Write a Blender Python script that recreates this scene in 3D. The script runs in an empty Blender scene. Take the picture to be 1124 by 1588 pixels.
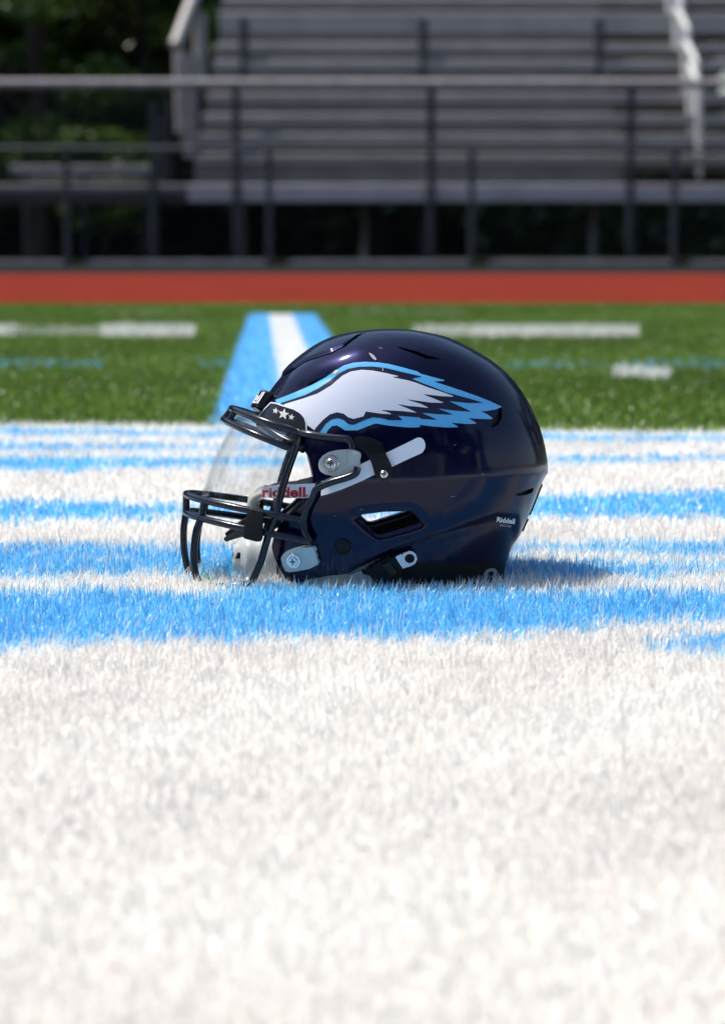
import bpy, math, random
import numpy as np
from mathutils import Vector, Matrix
from mathutils.bvhtree import BVHTree

random.seed(7)
RNG = np.random.default_rng(11)
S = bpy.context.scene
COL = S.collection

# ------------------------------------------------------------------ camera
W_PX, H_PX, FPX = 1124, 1588, 3750.0
CAM_H, HORIZON = 0.348, 366.0
PITCH = math.atan((H_PX / 2 - HORIZON) / FPX)
CA, SA = math.cos(PITCH), math.sin(PITCH)
CAM = np.array([0.0, 0.0, CAM_H])


def ray(px, py):
    u = (np.asarray(px, float) - W_PX / 2) / FPX
    v = (H_PX / 2 - np.asarray(py, float)) / FPX
    return np.stack([u, CA + v * SA, -SA + v * CA], -1)


def at_depth(px, py, d):
    r = ray(px, py)
    return CAM + r * (d / r[1])


def on_plane(px, py, z=0.0):
    r = ray(px, py)
    return CAM + r * (((z - CAM_H) / r[..., 2])[..., None] if r.ndim > 1 else (z - CAM_H) / r[2])


def to_px(p):
    q = np.asarray(p, float) - CAM
    z = q[..., 1] * CA - q[..., 2] * SA
    v = q[..., 1] * SA + q[..., 2] * CA
    return W_PX / 2 + q[..., 0] / z * FPX, H_PX / 2 - v / z * FPX


cam_d = bpy.data.cameras.new("camera")
cam = bpy.data.objects.new("camera", cam_d)
COL.objects.link(cam)
cam.location = CAM
cam.rotation_euler = (math.pi / 2 - PITCH, 0, 0)
cam_d.sensor_fit = 'VERTICAL'
cam_d.sensor_height = 36.0
cam_d.lens = FPX / H_PX * 36.0
cam_d.clip_start, cam_d.clip_end = 0.05, 3000
cam_d.dof.use_dof = True
cam_d.dof.focus_distance = 2.345
cam_d.dof.aperture_fstop = 6.2
cam_d.dof.aperture_blades = 9
S.camera = cam

# ------------------------------------------------------------------ light
SUN_DIR = Vector((-0.44, 0.10, 0.89)).normalized()
el = math.asin(SUN_DIR.z)
az = math.atan2(SUN_DIR.x, SUN_DIR.y)
w = bpy.data.worlds.new("World")
S.world = w
w.use_nodes = True
nt = w.node_tree
sky = nt.nodes.new("ShaderNodeTexSky")
sky.sky_type = 'NISHITA'
sky.sun_disc = False
sky.sun_elevation = el
sky.sun_rotation = az
nt.nodes["Background"].inputs[1].default_value = 0.14
nt.links.new(sky.outputs[0], nt.nodes["Background"].inputs[0])
sl = bpy.data.lights.new("sun", 'SUN')
sl.energy = 4.6
sl.angle = math.radians(0.8)
sl.color = (1.0, 0.94, 0.855)
so = bpy.data.objects.new("sun", sl)
COL.objects.link(so)
so.rotation_euler = (-SUN_DIR).to_track_quat('-Z', 'Y').to_euler()
S.view_settings.view_transform = 'Standard'
S.view_settings.look = 'None'
S.view_settings.exposure = 0.37
S.view_settings.gamma = 1.0


# ------------------------------------------------------------------ materials
def mat(name, col, rough=0.5, metal=0.0, spec=0.5, coat=0.0, coat_rough=0.03, bump=None, vary=None):
    m = bpy.data.materials.new(name)
    m.use_nodes = True
    t = m.node_tree
    b = t.nodes["Principled BSDF"]
    b.inputs["Base Color"].default_value = (*col, 1)
    b.inputs["Roughness"].default_value = rough
    b.inputs["Metallic"].default_value = metal
    b.inputs["Specular IOR Level"].default_value = spec
    b.inputs["Coat Weight"].default_value = coat
    b.inputs["Coat Roughness"].default_value = coat_rough
    tc = t.nodes.new("ShaderNodeTexCoord")
    if vary:
        sc, amt = vary
        n = t.nodes.new("ShaderNodeTexNoise")
        n.inputs["Scale"].default_value = sc
        n.inputs["Detail"].default_value = 5
        r = t.nodes.new("ShaderNodeValToRGB")
        r.color_ramp.elements[0].position = 0.3
        r.color_ramp.elements[1].position = 0.7
        r.color_ramp.elements[0].color = (*[c * (1 - amt) for c in col], 1)
        r.color_ramp.elements[1].color = (*[min(1, c * (1 + amt)) for c in col], 1)
        t.links.new(tc.outputs["Object"], n.inputs["Vector"])
        t.links.new(n.outputs["Fac"], r.inputs["Fac"])
        t.links.new(r.outputs["Color"], b.inputs["Base Color"])
    if bump:
        sc, st, dist = bump
        n = t.nodes.new("ShaderNodeTexNoise")
        n.inputs["Scale"].default_value = sc
        n.inputs["Detail"].default_value = 3
        bp = t.nodes.new("ShaderNodeBump")
        bp.inputs["Strength"].default_value = st
        bp.inputs["Distance"].default_value = dist
        t.links.new(tc.outputs["Object"], n.inputs["Vector"])
        t.links.new(n.outputs["Fac"], bp.inputs["Height"])
        t.links.new(bp.outputs["Normal"], b.inputs["Normal"])
    return m


def paint_mat():
    m = mat("navy_paint", (0.0030, 0.0034, 0.023), rough=0.40, metal=0.75, spec=0.0, coat=0.52, coat_rough=0.07)
    t = m.node_tree
    b = t.nodes["Principled BSDF"]
    tc = t.nodes.new("ShaderNodeTexCoord")
    n2 = t.nodes.new("ShaderNodeTexNoise")         # fine wear in the gloss
    n2.inputs["Scale"].default_value = 22
    n2.inputs["Detail"].default_value = 4
    r2 = t.nodes.new("ShaderNodeMapRange")
    r2.inputs[1].default_value, r2.inputs[2].default_value = 0.35, 0.75
    r2.inputs[3].default_value, r2.inputs[4].default_value = 0.07, 0.13
    t.links.new(tc.outputs["Object"], n2.inputs["Vector"])
    t.links.new(n2.outputs["Fac"], r2.inputs[0])
    t.links.new(r2.outputs[0], b.inputs["Coat Roughness"])
    return m


def clear_mat(name, tint, refl=1.0, rough=0.02):
    m = bpy.data.materials.new(name)
    m.use_nodes = True
    t = m.node_tree
    t.nodes.remove(t.nodes["Principled BSDF"])
    out = t.nodes["Material Output"]
    tr = t.nodes.new("ShaderNodeBsdfTransparent")
    tr.inputs[0].default_value = (*tint, 1)
    gl = t.nodes.new("ShaderNodeBsdfGlossy")
    gl.inputs["Roughness"].default_value = rough
    gl.inputs["Color"].default_value = (refl, refl, refl, 1)
    lw = t.nodes.new("ShaderNodeLayerWeight")      # Schlick: same on either face of the sheet
    lw.inputs[0].default_value = 0.5
    pw = t.nodes.new("ShaderNodeMath")
    pw.operation = 'POWER'
    pw.inputs[1].default_value = 5.0
    fr = t.nodes.new("ShaderNodeMapRange")
    fr.inputs[3].default_value, fr.inputs[4].default_value = 0.06, 0.5
    mx = t.nodes.new("ShaderNodeMixShader")
    t.links.new(lw.outputs["Facing"], pw.inputs[0])
    t.links.new(pw.outputs[0], fr.inputs[0])
    t.links.new(fr.outputs[0], mx.inputs[0])
    t.links.new(tr.outputs[0], mx.inputs[1])
    t.links.new(gl.outputs[0], mx.inputs[2])
    t.links.new(mx.outputs[0], out.inputs[0])
    return m


def blade_mat(name, gloss=0.035, transl=0.44):
    m = bpy.data.materials.new(name)
    m.use_nodes = True
    t = m.node_tree
    t.nodes.remove(t.nodes["Principled BSDF"])
    out = t.nodes["Material Output"]
    a = t.nodes.new("ShaderNodeAttribute")
    a.attribute_name = "blade_col"
    d = t.nodes.new("ShaderNodeBsdfDiffuse")
    tl = t.nodes.new("ShaderNodeBsdfTranslucent")
    g = t.nodes.new("ShaderNodeBsdfGlossy")
    g.inputs["Roughness"].default_value = 0.35
    m1 = t.nodes.new("ShaderNodeMixShader")
    m1.inputs[0].default_value = transl
    m2 = t.nodes.new("ShaderNodeMixShader")
    m2.inputs[0].default_value = gloss
    t.links.new(a.outputs["Color"], d.inputs[0])
    t.links.new(a.outputs["Color"], tl.inputs[0])
    t.links.new(d.outputs[0], m1.inputs[1])
    t.links.new(tl.outputs[0], m1.inputs[2])
    t.links.new(m1.outputs[0], m2.inputs[1])
    t.links.new(g.outputs[0], m2.inputs[2])
    t.links.new(m2.outputs[0], out.inputs[0])
    return m


M = dict(
    paint=paint_mat(),
    black=mat("black_rubber", (0.005, 0.005, 0.006), 0.5, spec=0.2, bump=(400, 0.15, 0.0005)),
    liner=mat("black_foam", (0.010, 0.010, 0.012), 0.8),
    gloss_black=mat("gloss_black", (0.006, 0.006, 0.008), 0.2, spec=0.3),
    bar=mat("navy_coated_steel", (0.004, 0.0045, 0.012), 0.22, spec=0.45, bump=(300, 0.05, 0.0004)),
    blue_vinyl=mat("blue_vinyl", (0.075, 0.36, 0.66), 0.3, coat=0.7, coat_rough=0.06),
    white_vinyl=mat("white_vinyl", (0.57, 0.59, 0.66), 0.3, coat=0.7, coat_rough=0.06),
    navy_vinyl=mat("navy_vinyl", (0.005, 0.006, 0.028), 0.35, spec=0.2, coat=0.35, coat_rough=0.06),
    silver=mat("silver_foil", (0.62, 0.58, 0.50), 0.35, metal=0.3),
    strap=mat("white_strap", (0.74, 0.75, 0.77), 0.45, bump=(900, 0.2, 0.0003)),
    red=mat("red_print", (0.50, 0.012, 0.02), 0.5),
    cup=mat("white_plastic", (0.50, 0.52, 0.51), 0.35, vary=(60, 0.06)),
    pad=mat("cream_pad", (0.52, 0.47, 0.39), 0.6, vary=(40, 0.08), bump=(250, 0.2, 0.0006)),
    grey_pad=mat("grey_vinyl_pad", (0.36, 0.36, 0.36), 0.5, vary=(50, 0.1)),
    steel=mat("bright_steel", (0.72, 0.72, 0.72), 0.22, metal=1.0),
    dark_steel=mat("dark_steel", (0.12, 0.12, 0.12), 0.35, metal=1.0),
    visor=clear_mat("clear_visor", (0.975, 0.985, 0.99)),
    clip=mat("clear_smoke_plastic", (0.66, 0.69, 0.67), 0.10, coat=1.0),
    label_grey=mat("grey_print", (0.25, 0.25, 0.28), 0.5),
    label_white=mat("white_print", (0.75, 0.75, 0.75), 0.5),
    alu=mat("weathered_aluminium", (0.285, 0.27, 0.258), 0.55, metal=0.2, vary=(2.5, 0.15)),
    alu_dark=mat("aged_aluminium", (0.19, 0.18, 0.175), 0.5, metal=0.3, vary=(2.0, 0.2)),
    alu_black=mat("dark_painted_steel", (0.035, 0.036, 0.045), 0.5, metal=0.2),
    galv=mat("galvanised_steel", (0.27, 0.25, 0.255), 0.7, metal=0.0, vary=(5, 0.2)),
    fence_post=mat("dark_fence_post", (0.055, 0.056, 0.06), 0.5, metal=0.3),
    wire=mat("black_wire", (0.02, 0.02, 0.022), 0.6),
    white_pipe=mat("white_painted_pipe", (0.62, 0.62, 0.58), 0.5),
    bark=mat("bark", (0.05, 0.035, 0.025), 0.9, vary=(8, 0.4)),
    wood=mat("brown_board", (0.05, 0.032, 0.026), 0.7, vary=(3, 0.25)),
    blade=blade_mat("turf_fibre"),
    leaf=blade_mat("tree_leaf", 0.03, 0.12),
)


M['clip'].node_tree.nodes['Principled BSDF'].inputs['Transmission Weight'].default_value = 0.4


# ------------------------------------------------------------------ mesh helpers
def link(name, me, parent=None, mats=(), smooth=True):
    o = bpy.data.objects.new(name, me)
    COL.objects.link(o)
    for m in mats:
        me.materials.append(m)
    if parent is not None:
        o.parent = parent
    if smooth:
        me.polygons.foreach_set("use_smooth", [True] * len(me.polygons))
    return o


def make(name, verts, faces, mats, parent=None, smooth=True, sharp=None, midx=None):
    me = bpy.data.meshes.new(name)
    me.from_pydata([tuple(map(float, v)) for v in verts], [], [tuple(map(int, f)) for f in faces])
    if midx is not None:
        me.polygons.foreach_set("material_index", midx)
    me.update()
    o = link(name, me, parent, mats if isinstance(mats, (list, tuple)) else [mats], smooth)
    if sharp:
        me.set_sharp_from_angle(angle=math.radians(sharp))
    return o


def solidify(o, thick, offset=-1, mo=0, rim=0, sharp=35, bevel=0):
    md = o.modifiers.new("s", 'SOLIDIFY')
    md.thickness, md.offset, md.material_offset, md.material_offset_rim = thick, offset, mo, rim
    md.use_even_offset = False
    if bevel:
        b = o.modifiers.new("b", 'BEVEL')
        b.width, b.segments, b.limit_method, b.angle_limit = bevel, 2, 'ANGLE', math.radians(50)
    dg = bpy.context.evaluated_depsgraph_get()
    me = bpy.data.meshes.new_from_object(o.evaluated_get(dg))
    o.modifiers.clear()
    old = o.data
    o.data = me
    me.name = old.name
    bpy.data.meshes.remove(old)
    me.polygons.foreach_set("use_smooth", [True] * len(me.polygons))
    me.set_sharp_from_angle(angle=math.radians(sharp))
    return o


class MB:
    def __init__(self):
        self.v, self.f = [], []

    def add(self, v, f):
        b = len(self.v)
        self.v += [tuple(map(float, p)) for p in v]
        self.f += [tuple(i + b for i in q) for q in f]

    def box(self, lo, hi, ch=0.0):
        x0, y0, z0 = lo
        x1, y1, z1 = hi
        c = min(ch, (y1 - y0) * .45, (z1 - z0) * .45)
        if c <= 0:
            v = [(x0, y0, z0), (x1, y0, z0), (x1, y1, z0), (x0, y1, z0), (x0, y0, z1), (x1, y0, z1), (x1, y1, z1), (x0, y1, z1)]
            f = [(0, 3, 2, 1), (4, 5, 6, 7), (0, 1, 5, 4), (1, 2, 6, 5), (2, 3, 7, 6), (3, 0, 4, 7)]
        else:
            ring = [(y0 + c, z0), (y1 - c, z0), (y1, z0 + c), (y1, z1 - c), (y1 - c, z1), (y0 + c, z1), (y0, z1 - c), (y0, z0 + c)]
            v = [(x0, y, z) for y, z in ring] + [(x1, y, z) for y, z in ring]
            f = [tuple(range(7, -1, -1)), tuple(range(8, 16))] + [(i, (i + 1) % 8, 8 + (i + 1) % 8, 8 + i) for i in range(8)]
        self.add(v, f)

    def tube(self, pts, r, n=10, caps=True):
        v, f = tube_geo(pts, r, n, caps)
        self.add(v, f)

    def build(self, name, mats, parent=None, smooth=True, sharp=40):
        return make(name, self.v, self.f, mats, parent, smooth, sharp)


def tube_geo(pts, r, n=10, caps=True):
    P = np.asarray(pts, float)
    k = len(P)
    R = np.full(k, r) if np.isscalar(r) else np.asarray(r, float)
    T = np.gradient(P, axis=0)
    T /= np.linalg.norm(T, axis=1)[:, None] + 1e-12
    a = np.array([0, 0, 1.0]) if abs(T[0][2]) < .9 else np.array([1.0, 0, 0])
    nrm = np.cross(T[0], a)
    nrm /= np.linalg.norm(nrm)
    V, F = [], []
    ang = np.arange(n) * 2 * math.pi / n
    for i in range(k):
        nrm = nrm - T[i] * nrm.dot(T[i])
        nrm /= np.linalg.norm(nrm)
        bn = np.cross(T[i], nrm)
        V += list(P[i] + R[i] * (np.cos(ang)[:, None] * nrm + np.sin(ang)[:, None] * bn))
    for i in range(k - 1):
        for j in range(n):
            F.append((i * n + j, i * n + (j + 1) % n, (i + 1) * n + (j + 1) % n, (i + 1) * n + j))
    if caps:
        F.append(tuple(range(n - 1, -1, -1)))
        F.append(tuple((k - 1) * n + j for j in range(n)))
    return V, F


def smooth_line(pts, m=8):
    P = np.asarray(pts, float)
    if len(P) < 3:
        return P
    Q = np.vstack([2 * P[0] - P[1], P, 2 * P[-1] - P[-2]])
    out = []
    t = np.linspace(0, 1, m, endpoint=False)[:, None]
    for i in range(1, len(Q) - 2):
        a, b, c, d = Q[i - 1], Q[i], Q[i + 1], Q[i + 2]
        out.append(.5 * (2 * b + (c - a) * t + (2 * a - 5 * b + 4 * c - d) * t ** 2 + (3 * b - a - 3 * c + d) * t ** 3))
    return np.vstack(out + [P[-1:]])


def pchip(x, y, q):
    x, y, q = map(lambda a: np.asarray(a, float), (x, y, q))
    h = np.diff(x)
    d = np.diff(y) / h
    m = np.zeros_like(y)
    for i in range(1, len(x) - 1):
        if d[i - 1] * d[i] > 0:
            w1, w2 = 2 * h[i] + h[i - 1], h[i] + 2 * h[i - 1]
            m[i] = (w1 + w2) / (w1 / d[i - 1] + w2 / d[i])
    m[0], m[-1] = d[0], d[-1]
    i = np.clip(np.searchsorted(x, q) - 1, 0, len(h) - 1)
    t = np.clip((q - x[i]) / h[i], 0, 1)
    return ((1 + 2 * t) * (1 - t) ** 2 * y[i] + t * (1 - t) ** 2 * h[i] * m[i]
            + t * t * (3 - 2 * t) * y[i + 1] + t * t * (t - 1) * h[i] * m[i + 1])


def poly_sdf(P, poly):
    """signed distance of 2-D points P to a closed polygon: negative inside"""
    poly = np.asarray(poly, float)
    d = np.full(len(P), 1e9)
    ins = np.zeros(len(P), bool)
    for a, b in zip(poly, np.roll(poly, -1, 0)):
        e, q = b - a, P - a
        t = np.clip((q @ e) / (e @ e + 1e-20), 0, 1)
        d = np.minimum(d, np.hypot(*(q - t[:, None] * e).T))
        if a[1] != b[1]:
            c = ((a[1] > P[:, 1]) != (b[1] > P[:, 1])) & (P[:, 0] < e[0] * (P[:, 1] - a[1]) / e[1] + a[0])
            ins ^= c
    return np.where(ins, -d, d)


def line_dist(P, line, hw):
    """distance of 3-D points to a polyline minus its varying half width"""
    L = np.asarray(line, float)
    d = np.full(len(P), 1e9)
    for i in range(len(L) - 1):
        e, q = L[i + 1] - L[i], P - L[i]
        t = np.clip((q @ e) / (e @ e + 1e-20), 0, 1)
        d = np.minimum(d, np.linalg.norm(q - t[:, None] * e, axis=1) - (hw[i] + (hw[i + 1] - hw[i]) * t))
    return d


def clip_faces(V, F, s):
    """keep the part of the mesh where s > 0"""
    V = [tuple(v) for v in V]
    s = np.asarray(s)
    F = np.asarray(F)
    pos = (s > 0)[F]
    keep = [tuple(q) for q in F[pos.all(1)]]
    cut = F[pos.any(1) & ~pos.all(1)]
    cache = {}

    def cross(a, b):
        k = (a, b) if a < b else (b, a)
        if k not in cache:
            t = s[k[0]] / (s[k[0]] - s[k[1]])
            p, q = V[k[0]], V[k[1]]
            V.append(tuple(p[j] + t * (q[j] - p[j]) for j in range(len(p))))
            cache[k] = len(V) - 1
        return cache[k]
    for q in cut:
        out = []
        for i in range(len(q)):
            a, b = int(q[i]), int(q[(i + 1) % len(q)])
            if s[a] > 0:
                out.append(a)
            if (s[a] > 0) != (s[b] > 0):
                out.append(cross(a, b))
        if len(out) >= 3:
            keep.append(tuple(out))
    used = sorted({i for f in keep for i in f})
    re = {i: k for k, i in enumerate(used)}
    return np.array([V[i] for i in used]), [tuple(re[i] for i in f) for f in keep]


def tag(o, label=None, cat=None, group=None, kind=None):
    for k, v in (("label", label), ("category", cat), ("group", group), ("kind", kind)):
        if v:
            o[k] = v
    return o


def empty(name, loc):
    o = bpy.data.objects.new(name, None)
    o.empty_display_size = 0.1
    COL.objects.link(o)
    o.location = loc
    return o


def text_geo(s, bold=0.0):
    cu = bpy.data.curves.new("lettering", 'FONT')
    cu.body, cu.offset, cu.resolution_u = s, bold, 3
    o = bpy.data.objects.new("lettering", cu)
    COL.objects.link(o)
    dg = bpy.context.evaluated_depsgraph_get()
    dg.update()
    me = o.evaluated_get(dg).to_mesh()
    V = np.array([v.co[:2] for v in me.vertices])
    F = [tuple(p.vertices) for p in me.polygons]
    o.evaluated_get(dg).to_mesh_clear()
    bpy.data.objects.remove(o)
    bpy.data.curves.remove(cu)
    return V, F


# ================================================================== HELMET
YAW, ROLL = math.radians(2.3), math.radians(-3.2)
RM = np.array(Matrix.Rotation(YAW, 3, 'Z') @ Matrix.Rotation(ROLL, 3, 'X'))
ORG = at_depth(605, 888, 2.44)
helmet = empty("football_helmet", ORG)
helmet.rotation_euler = Matrix(RM.tolist()).to_euler()
tag(helmet, "navy football helmet with a white and blue wing decal, face mask and clear visor", "helmet")
LO = RM.T @ (CAM - ORG)


def lray(px, py):
    return ray(px, py) @ RM


def unproj(px, py, ly):
    d = lray(px, py)
    return LO + d * ((ly - LO[1]) / d[1])


# midline outline read as image rows -> local front and back
FRONT = [(510.0, 600), (511.5, 573), (515, 550), (521, 528), (532, 500), (544, 480), (556, 464), (569, 449), (583, 437), (590, 431), (607, 418), (622, 408),
         (640, 397), (670, 384), (700, 374), (740, 364), (800, 356), (870, 356), (930, 362)]
BACK = [(510.0, 606), (512, 640), (516, 664), (522, 690), (533, 716), (545, 739), (556, 757), (570, 775), (583, 789), (600, 803), (620, 816), (640, 826),
        (670, 838), (700, 845), (722, 848), (731, 848), (738, 843.5), (755, 836), (785, 824), (815, 811), (845, 798), (868, 790), (885, 787), (930, 782)]
WID = [(510.0, 0.0), (511.5, 30), (515, 47), (522, 63), (533, 78), (545, 89), (556, 96), (570, 102.5), (583, 106.5), (600, 110), (620, 113), (640, 115),
       (670, 117), (700, 118), (730, 118), (760, 117), (790, 115), (820, 112), (850, 107), (880, 101), (930, 94)]


def curve_of(rows):
    L = [unproj(p, r, 0.0) for r, p in rows]
    return np.array([q[2] for q in L]), np.array([q[0] for q in L])


zf, xf = curve_of(FRONT)
zb, xb = curve_of(BACK)
zw = np.array([unproj(610, r, 0.0)[2] for r, _ in WID])
ww = np.array([v for _, v in WID]) / 1000
ZT = max(zf.max(), zb.max())
ZB = max(zf.min(), zb.min(), zw.min())
ut = lambda z: np.sqrt(np.clip((ZT - z) / (ZT - ZB), 0, 4))
NU, NP = 150, 400
U = np.linspace(0.012, 1, NU)
XF, XB, WW = pchip(ut(zf), xf, U), pchip(ut(zb), xb, U), pchip(ut(zw), ww, U)
ZZ = ZT - (ZT - ZB) * U ** 2
XC = XF + (XB - XF) * 0.52
XC_mid = unproj(622, 720, 0)[0]
XC = np.where(U > .45, XC_mid, XC + (XC_mid - XC) * np.clip(U / .45, 0, 1))
PH = np.arange(NP) * 2 * math.pi / NP
cs, sn = np.cos(PH), np.sin(PH)
nf, nb = 2.25, 2.15
ex = np.where(cs < 0, 2 / nf, 2 / nb)
ax = np.where(cs[None] < 0, (XC - XF)[:, None], (XB - XC)[:, None])
GX = XC[:, None] + np.sign(cs) * np.abs(cs) ** ex * ax
GY = np.sign(sn) * np.abs(sn) ** ex * WW[:, None]
GZ = np.repeat(ZZ[:, None], NP, 1)
G = np.stack([GX, GY, GZ], -1)


def grid_normals(G):
    du = np.gradient(G, axis=0)
    dv = np.roll(G, -1, 1) - np.roll(G, 1, 1)
    n = np.cross(du, dv)
    n /= np.linalg.norm(n, axis=2)[..., None] + 1e-12
    c = np.array([XC_mid, 0, 0.1])
    n *= np.sign(((G - c) * n).sum(2))[..., None]
    return n


def grid_faces():
    i, j = np.meshgrid(np.arange(NU - 1), np.arange(NP), indexing='ij')
    a, b = i * NP + j, i * NP + (j + 1) % NP
    return np.stack([a, b, b + NP, a + NP], -1).reshape(-1, 4)


GF = grid_faces()


def grid_bvh(G):
    V = [Vector(p) for p in G.reshape(-1, 3)]
    return BVHTree.FromPolygons(V, [tuple(f) for f in GF] + [tuple(range(NP))])


BV0 = grid_bvh(G)


def hit(px, py, bvh=None):
    d = lray(px, py)
    loc, n, i, t = (bvh or BV).ray_cast(Vector(LO), Vector(d).normalized())
    if loc is None:
        return None, None
    n = np.array(n)
    loc = np.array(loc)
    if n.dot(d) > 0:
        n = -n
    return loc, n


BV = BV0


def line3(pts):
    out = []
    for p in pts:
        l, n = hit(*p)
        out.append(l if l is not None else unproj(*p, -0.03))
    return np.array(out)


def poly_xz(pts, ly=-0.03):
    out = []
    for p in pts:
        l, n = hit(*p)
        l = l if l is not None else unproj(*p, ly)
        out.append((l[0], l[2]))
    return np.array(out)


# --- raised crown panel and other relief, pushed along the normal
N0 = grid_normals(G)
slit_px = [(441, 583), (458, 572), (473, 561.5), (493, 554.5), (514, 548), (533, 538), (548, 526), (557, 519.5), (566, 516)]
slit = line3(slit_px)
P = G.reshape(-1, 3)
sl_order = np.argsort(slit[:, 0])
ys = np.interp(P[:, 0], slit[sl_order, 0], np.abs(slit[sl_order, 1]))
inside = np.clip((ys - np.abs(P[:, 1])) / 0.004, 0, 1)
endf = np.clip((P[:, 0] - slit[0, 0]) / 0.003 + 1, 0, 1) * np.clip((slit[-1, 0] - P[:, 0]) / 0.03, 0, 1) * (P[:, 2] > 0.12)
disp = 0.0022 * inside * endf
xz = P[:, [0, 2]]
# ridge that separates the jaw flap from the tucked-in lower back shell
low = poly_xz([(548, 884), (605, 856), (650, 838), (720, 815), (770, 800), (800, 803), (830, 960), (548, 960)])
sd = poly_sdf(xz, low)
disp -= 0.0028 * np.clip(0.5 - sd / 0.008, 0, 1)
# dished surround of the ear opening
ear_px = [(555, 800.5), (562, 798.2), (596, 794), (637, 793), (641, 795), (653, 808.5), (650, 811.5), (616, 822), (591, 829.5), (584, 829), (570, 816)]
ear = poly_xz(ear_px)
sd = poly_sdf(xz, ear)
disp -= 0.0030 * np.clip(1 - sd / 0.008, 0, 1) ** 2
np_ = np.stack([P[:, 0], -np.abs(P[:, 1]), P[:, 2]], -1)
rg = line_dist(np_, line3([(452, 592), (472, 578), (497, 566), (525, 556), (552, 548)]), [0] * 5)
disp += 0.0020 * np.exp(-(rg / .016) ** 2)
rg = line_dist(np_, line3([(468, 602), (482, 597), (492, 592), (512, 584)]), [0] * 4)
disp -= 0.0014 * np.exp(-(rg / .0055) ** 2)
G = G + (N0.reshape(-1, 3) * disp[:, None]).reshape(G.shape)
BV = grid_bvh(G)
NN = grid_normals(G)
P = G.reshape(-1, 3)
xz = P[:, [0, 2]]
near3 = np.stack([P[:, 0], -np.abs(P[:, 1]), P[:, 2]], -1)

face_px = [(330, 600), (388, 653), (402, 659), (420, 671), (440, 683), (456, 691), (470, 698), (478, 706), (484, 728), (489, 748), (488, 760), (479, 773), (456, 795),
           (434, 812), (424, 835), (421, 848), (425, 864), (434, 883), (444, 899), (440, 960), (250, 960), (250, 600)]
face = poly_xz(face_px)
bottom_px = [(444, 899), (460, 905.5), (480, 899), (505, 893.5), (540, 890), (551, 883), (582, 868), (602, 857), (612, 866), (622, 874),
             (700, 873), (760, 872), (786, 870), (900, 868), (900, 1000), (440, 1000)]
bot = poly_xz(bottom_px)
slots = [
    (slit_px, [.0013, .0019, .0015, .0013, .0013, .0016, .0022, .0024, .0010]),
    ([(614, 537), (628, 542), (645, 547), (662, 554), (682, 557)], [.0004, .0016, .0022, .0024, .0006]),
    ([(473, 599), (482, 595), (492, 590.5), (501, 587), (508, 583)], [.0004, .0013, .0016, .0012, .0003]),
    ([(742, 602), (752, 608), (762, 617), (769, 624)], [.0002, .0006, .0006, .0002]),
    ([(776, 632), (774, 645), (768, 655), (763, 661)], [.0012, .0034, .0034, .0014]),
    ([(797, 768), (806, 766), (816, 763.5), (825, 760.5)], [.0004, .0018, .0030, .0026]),
]
SLOT3 = [(line3(p), h) for p, h in slots]


def shell_sdf(grow=0.0, with_slots=True):
    s = np.minimum(poly_sdf(xz, face), poly_sdf(xz, bot))
    s = np.minimum(s, poly_sdf(xz, ear)) - grow
    if with_slots:
        for l, h in SLOT3:
            s = np.minimum(s, line_dist(near3, l, h))
    return s


def from_grid(name, sdf, off, mats):
    V = P + NN.reshape(-1, 3) * off
    cap = [tuple(range(NP))] if sdf[:NP].min() > 0 else []
    v, f = clip_faces(V, GF, sdf)
    if cap:
        k = len(v)
        v = np.vstack([v, V[:NP].mean(0)])
        ring = {tuple(np.round(p, 9)): i for i, p in enumerate(map(tuple, v))}
        idx = [ring[tuple(np.round(p, 9))] for p in map(tuple, V[:NP])]
        f += [(idx[(j + 1) % NP], idx[j], k) for j in range(NP)]
    return make(name, v, f, mats, helmet)


o = from_grid("shell", shell_sdf(), 0.0, [M['paint'], M['liner']])
me = o.data
# make sure faces look outward before thickening
c = Vector((XC_mid, 0, .1))
if sum(1 if p.normal.dot(p.center - c) > 0 else -1 for p in me.polygons) < 0:
    me.flip_normals()
FLIP = False
solidify(o, 0.0042, -1, mo=1, rim=0, sharp=32)


def outward(o):
    me = o.data
    if sum(1 if p.normal.dot(p.center - c) > 0 else -1 for p in me.polygons) < 0:
        me.flip_normals()
    return o


o = outward(from_grid("inner_padding", shell_sdf(0.0035, False), -0.0050, [M['liner']]))
solidify(o, 0.012, -1, sharp=40)
# black rubber bumper under the lower back shell
bb = poly_xz([(626, 871.5), (700, 870.5), (760, 869.5), (900, 866), (900, 906), (790, 903), (700, 906), (622, 906)])
o = outward(from_grid("rear_bumper", -poly_sdf(xz, bb), -0.0012, [M['black']]))
solidify(o, 0.007, -1, sharp=40)
# cream jaw pad showing below and in front of the jaw flap
jp = poly_xz([(418, 842), (424, 836), (470, 840), (545, 870), (580, 868), (606, 880), (606, 918), (470, 918), (436, 910), (427, 884), (420, 862)])
for side in (-1, 1):
    s_ = np.minimum(-poly_sdf(xz, jp), side * P[:, 1] - 0.01)
    o = outward(from_grid("jaw_pad", s_, -0.0065, [M['pad']]))
    solidify(o, 0.014, -1, sharp=60)


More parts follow.
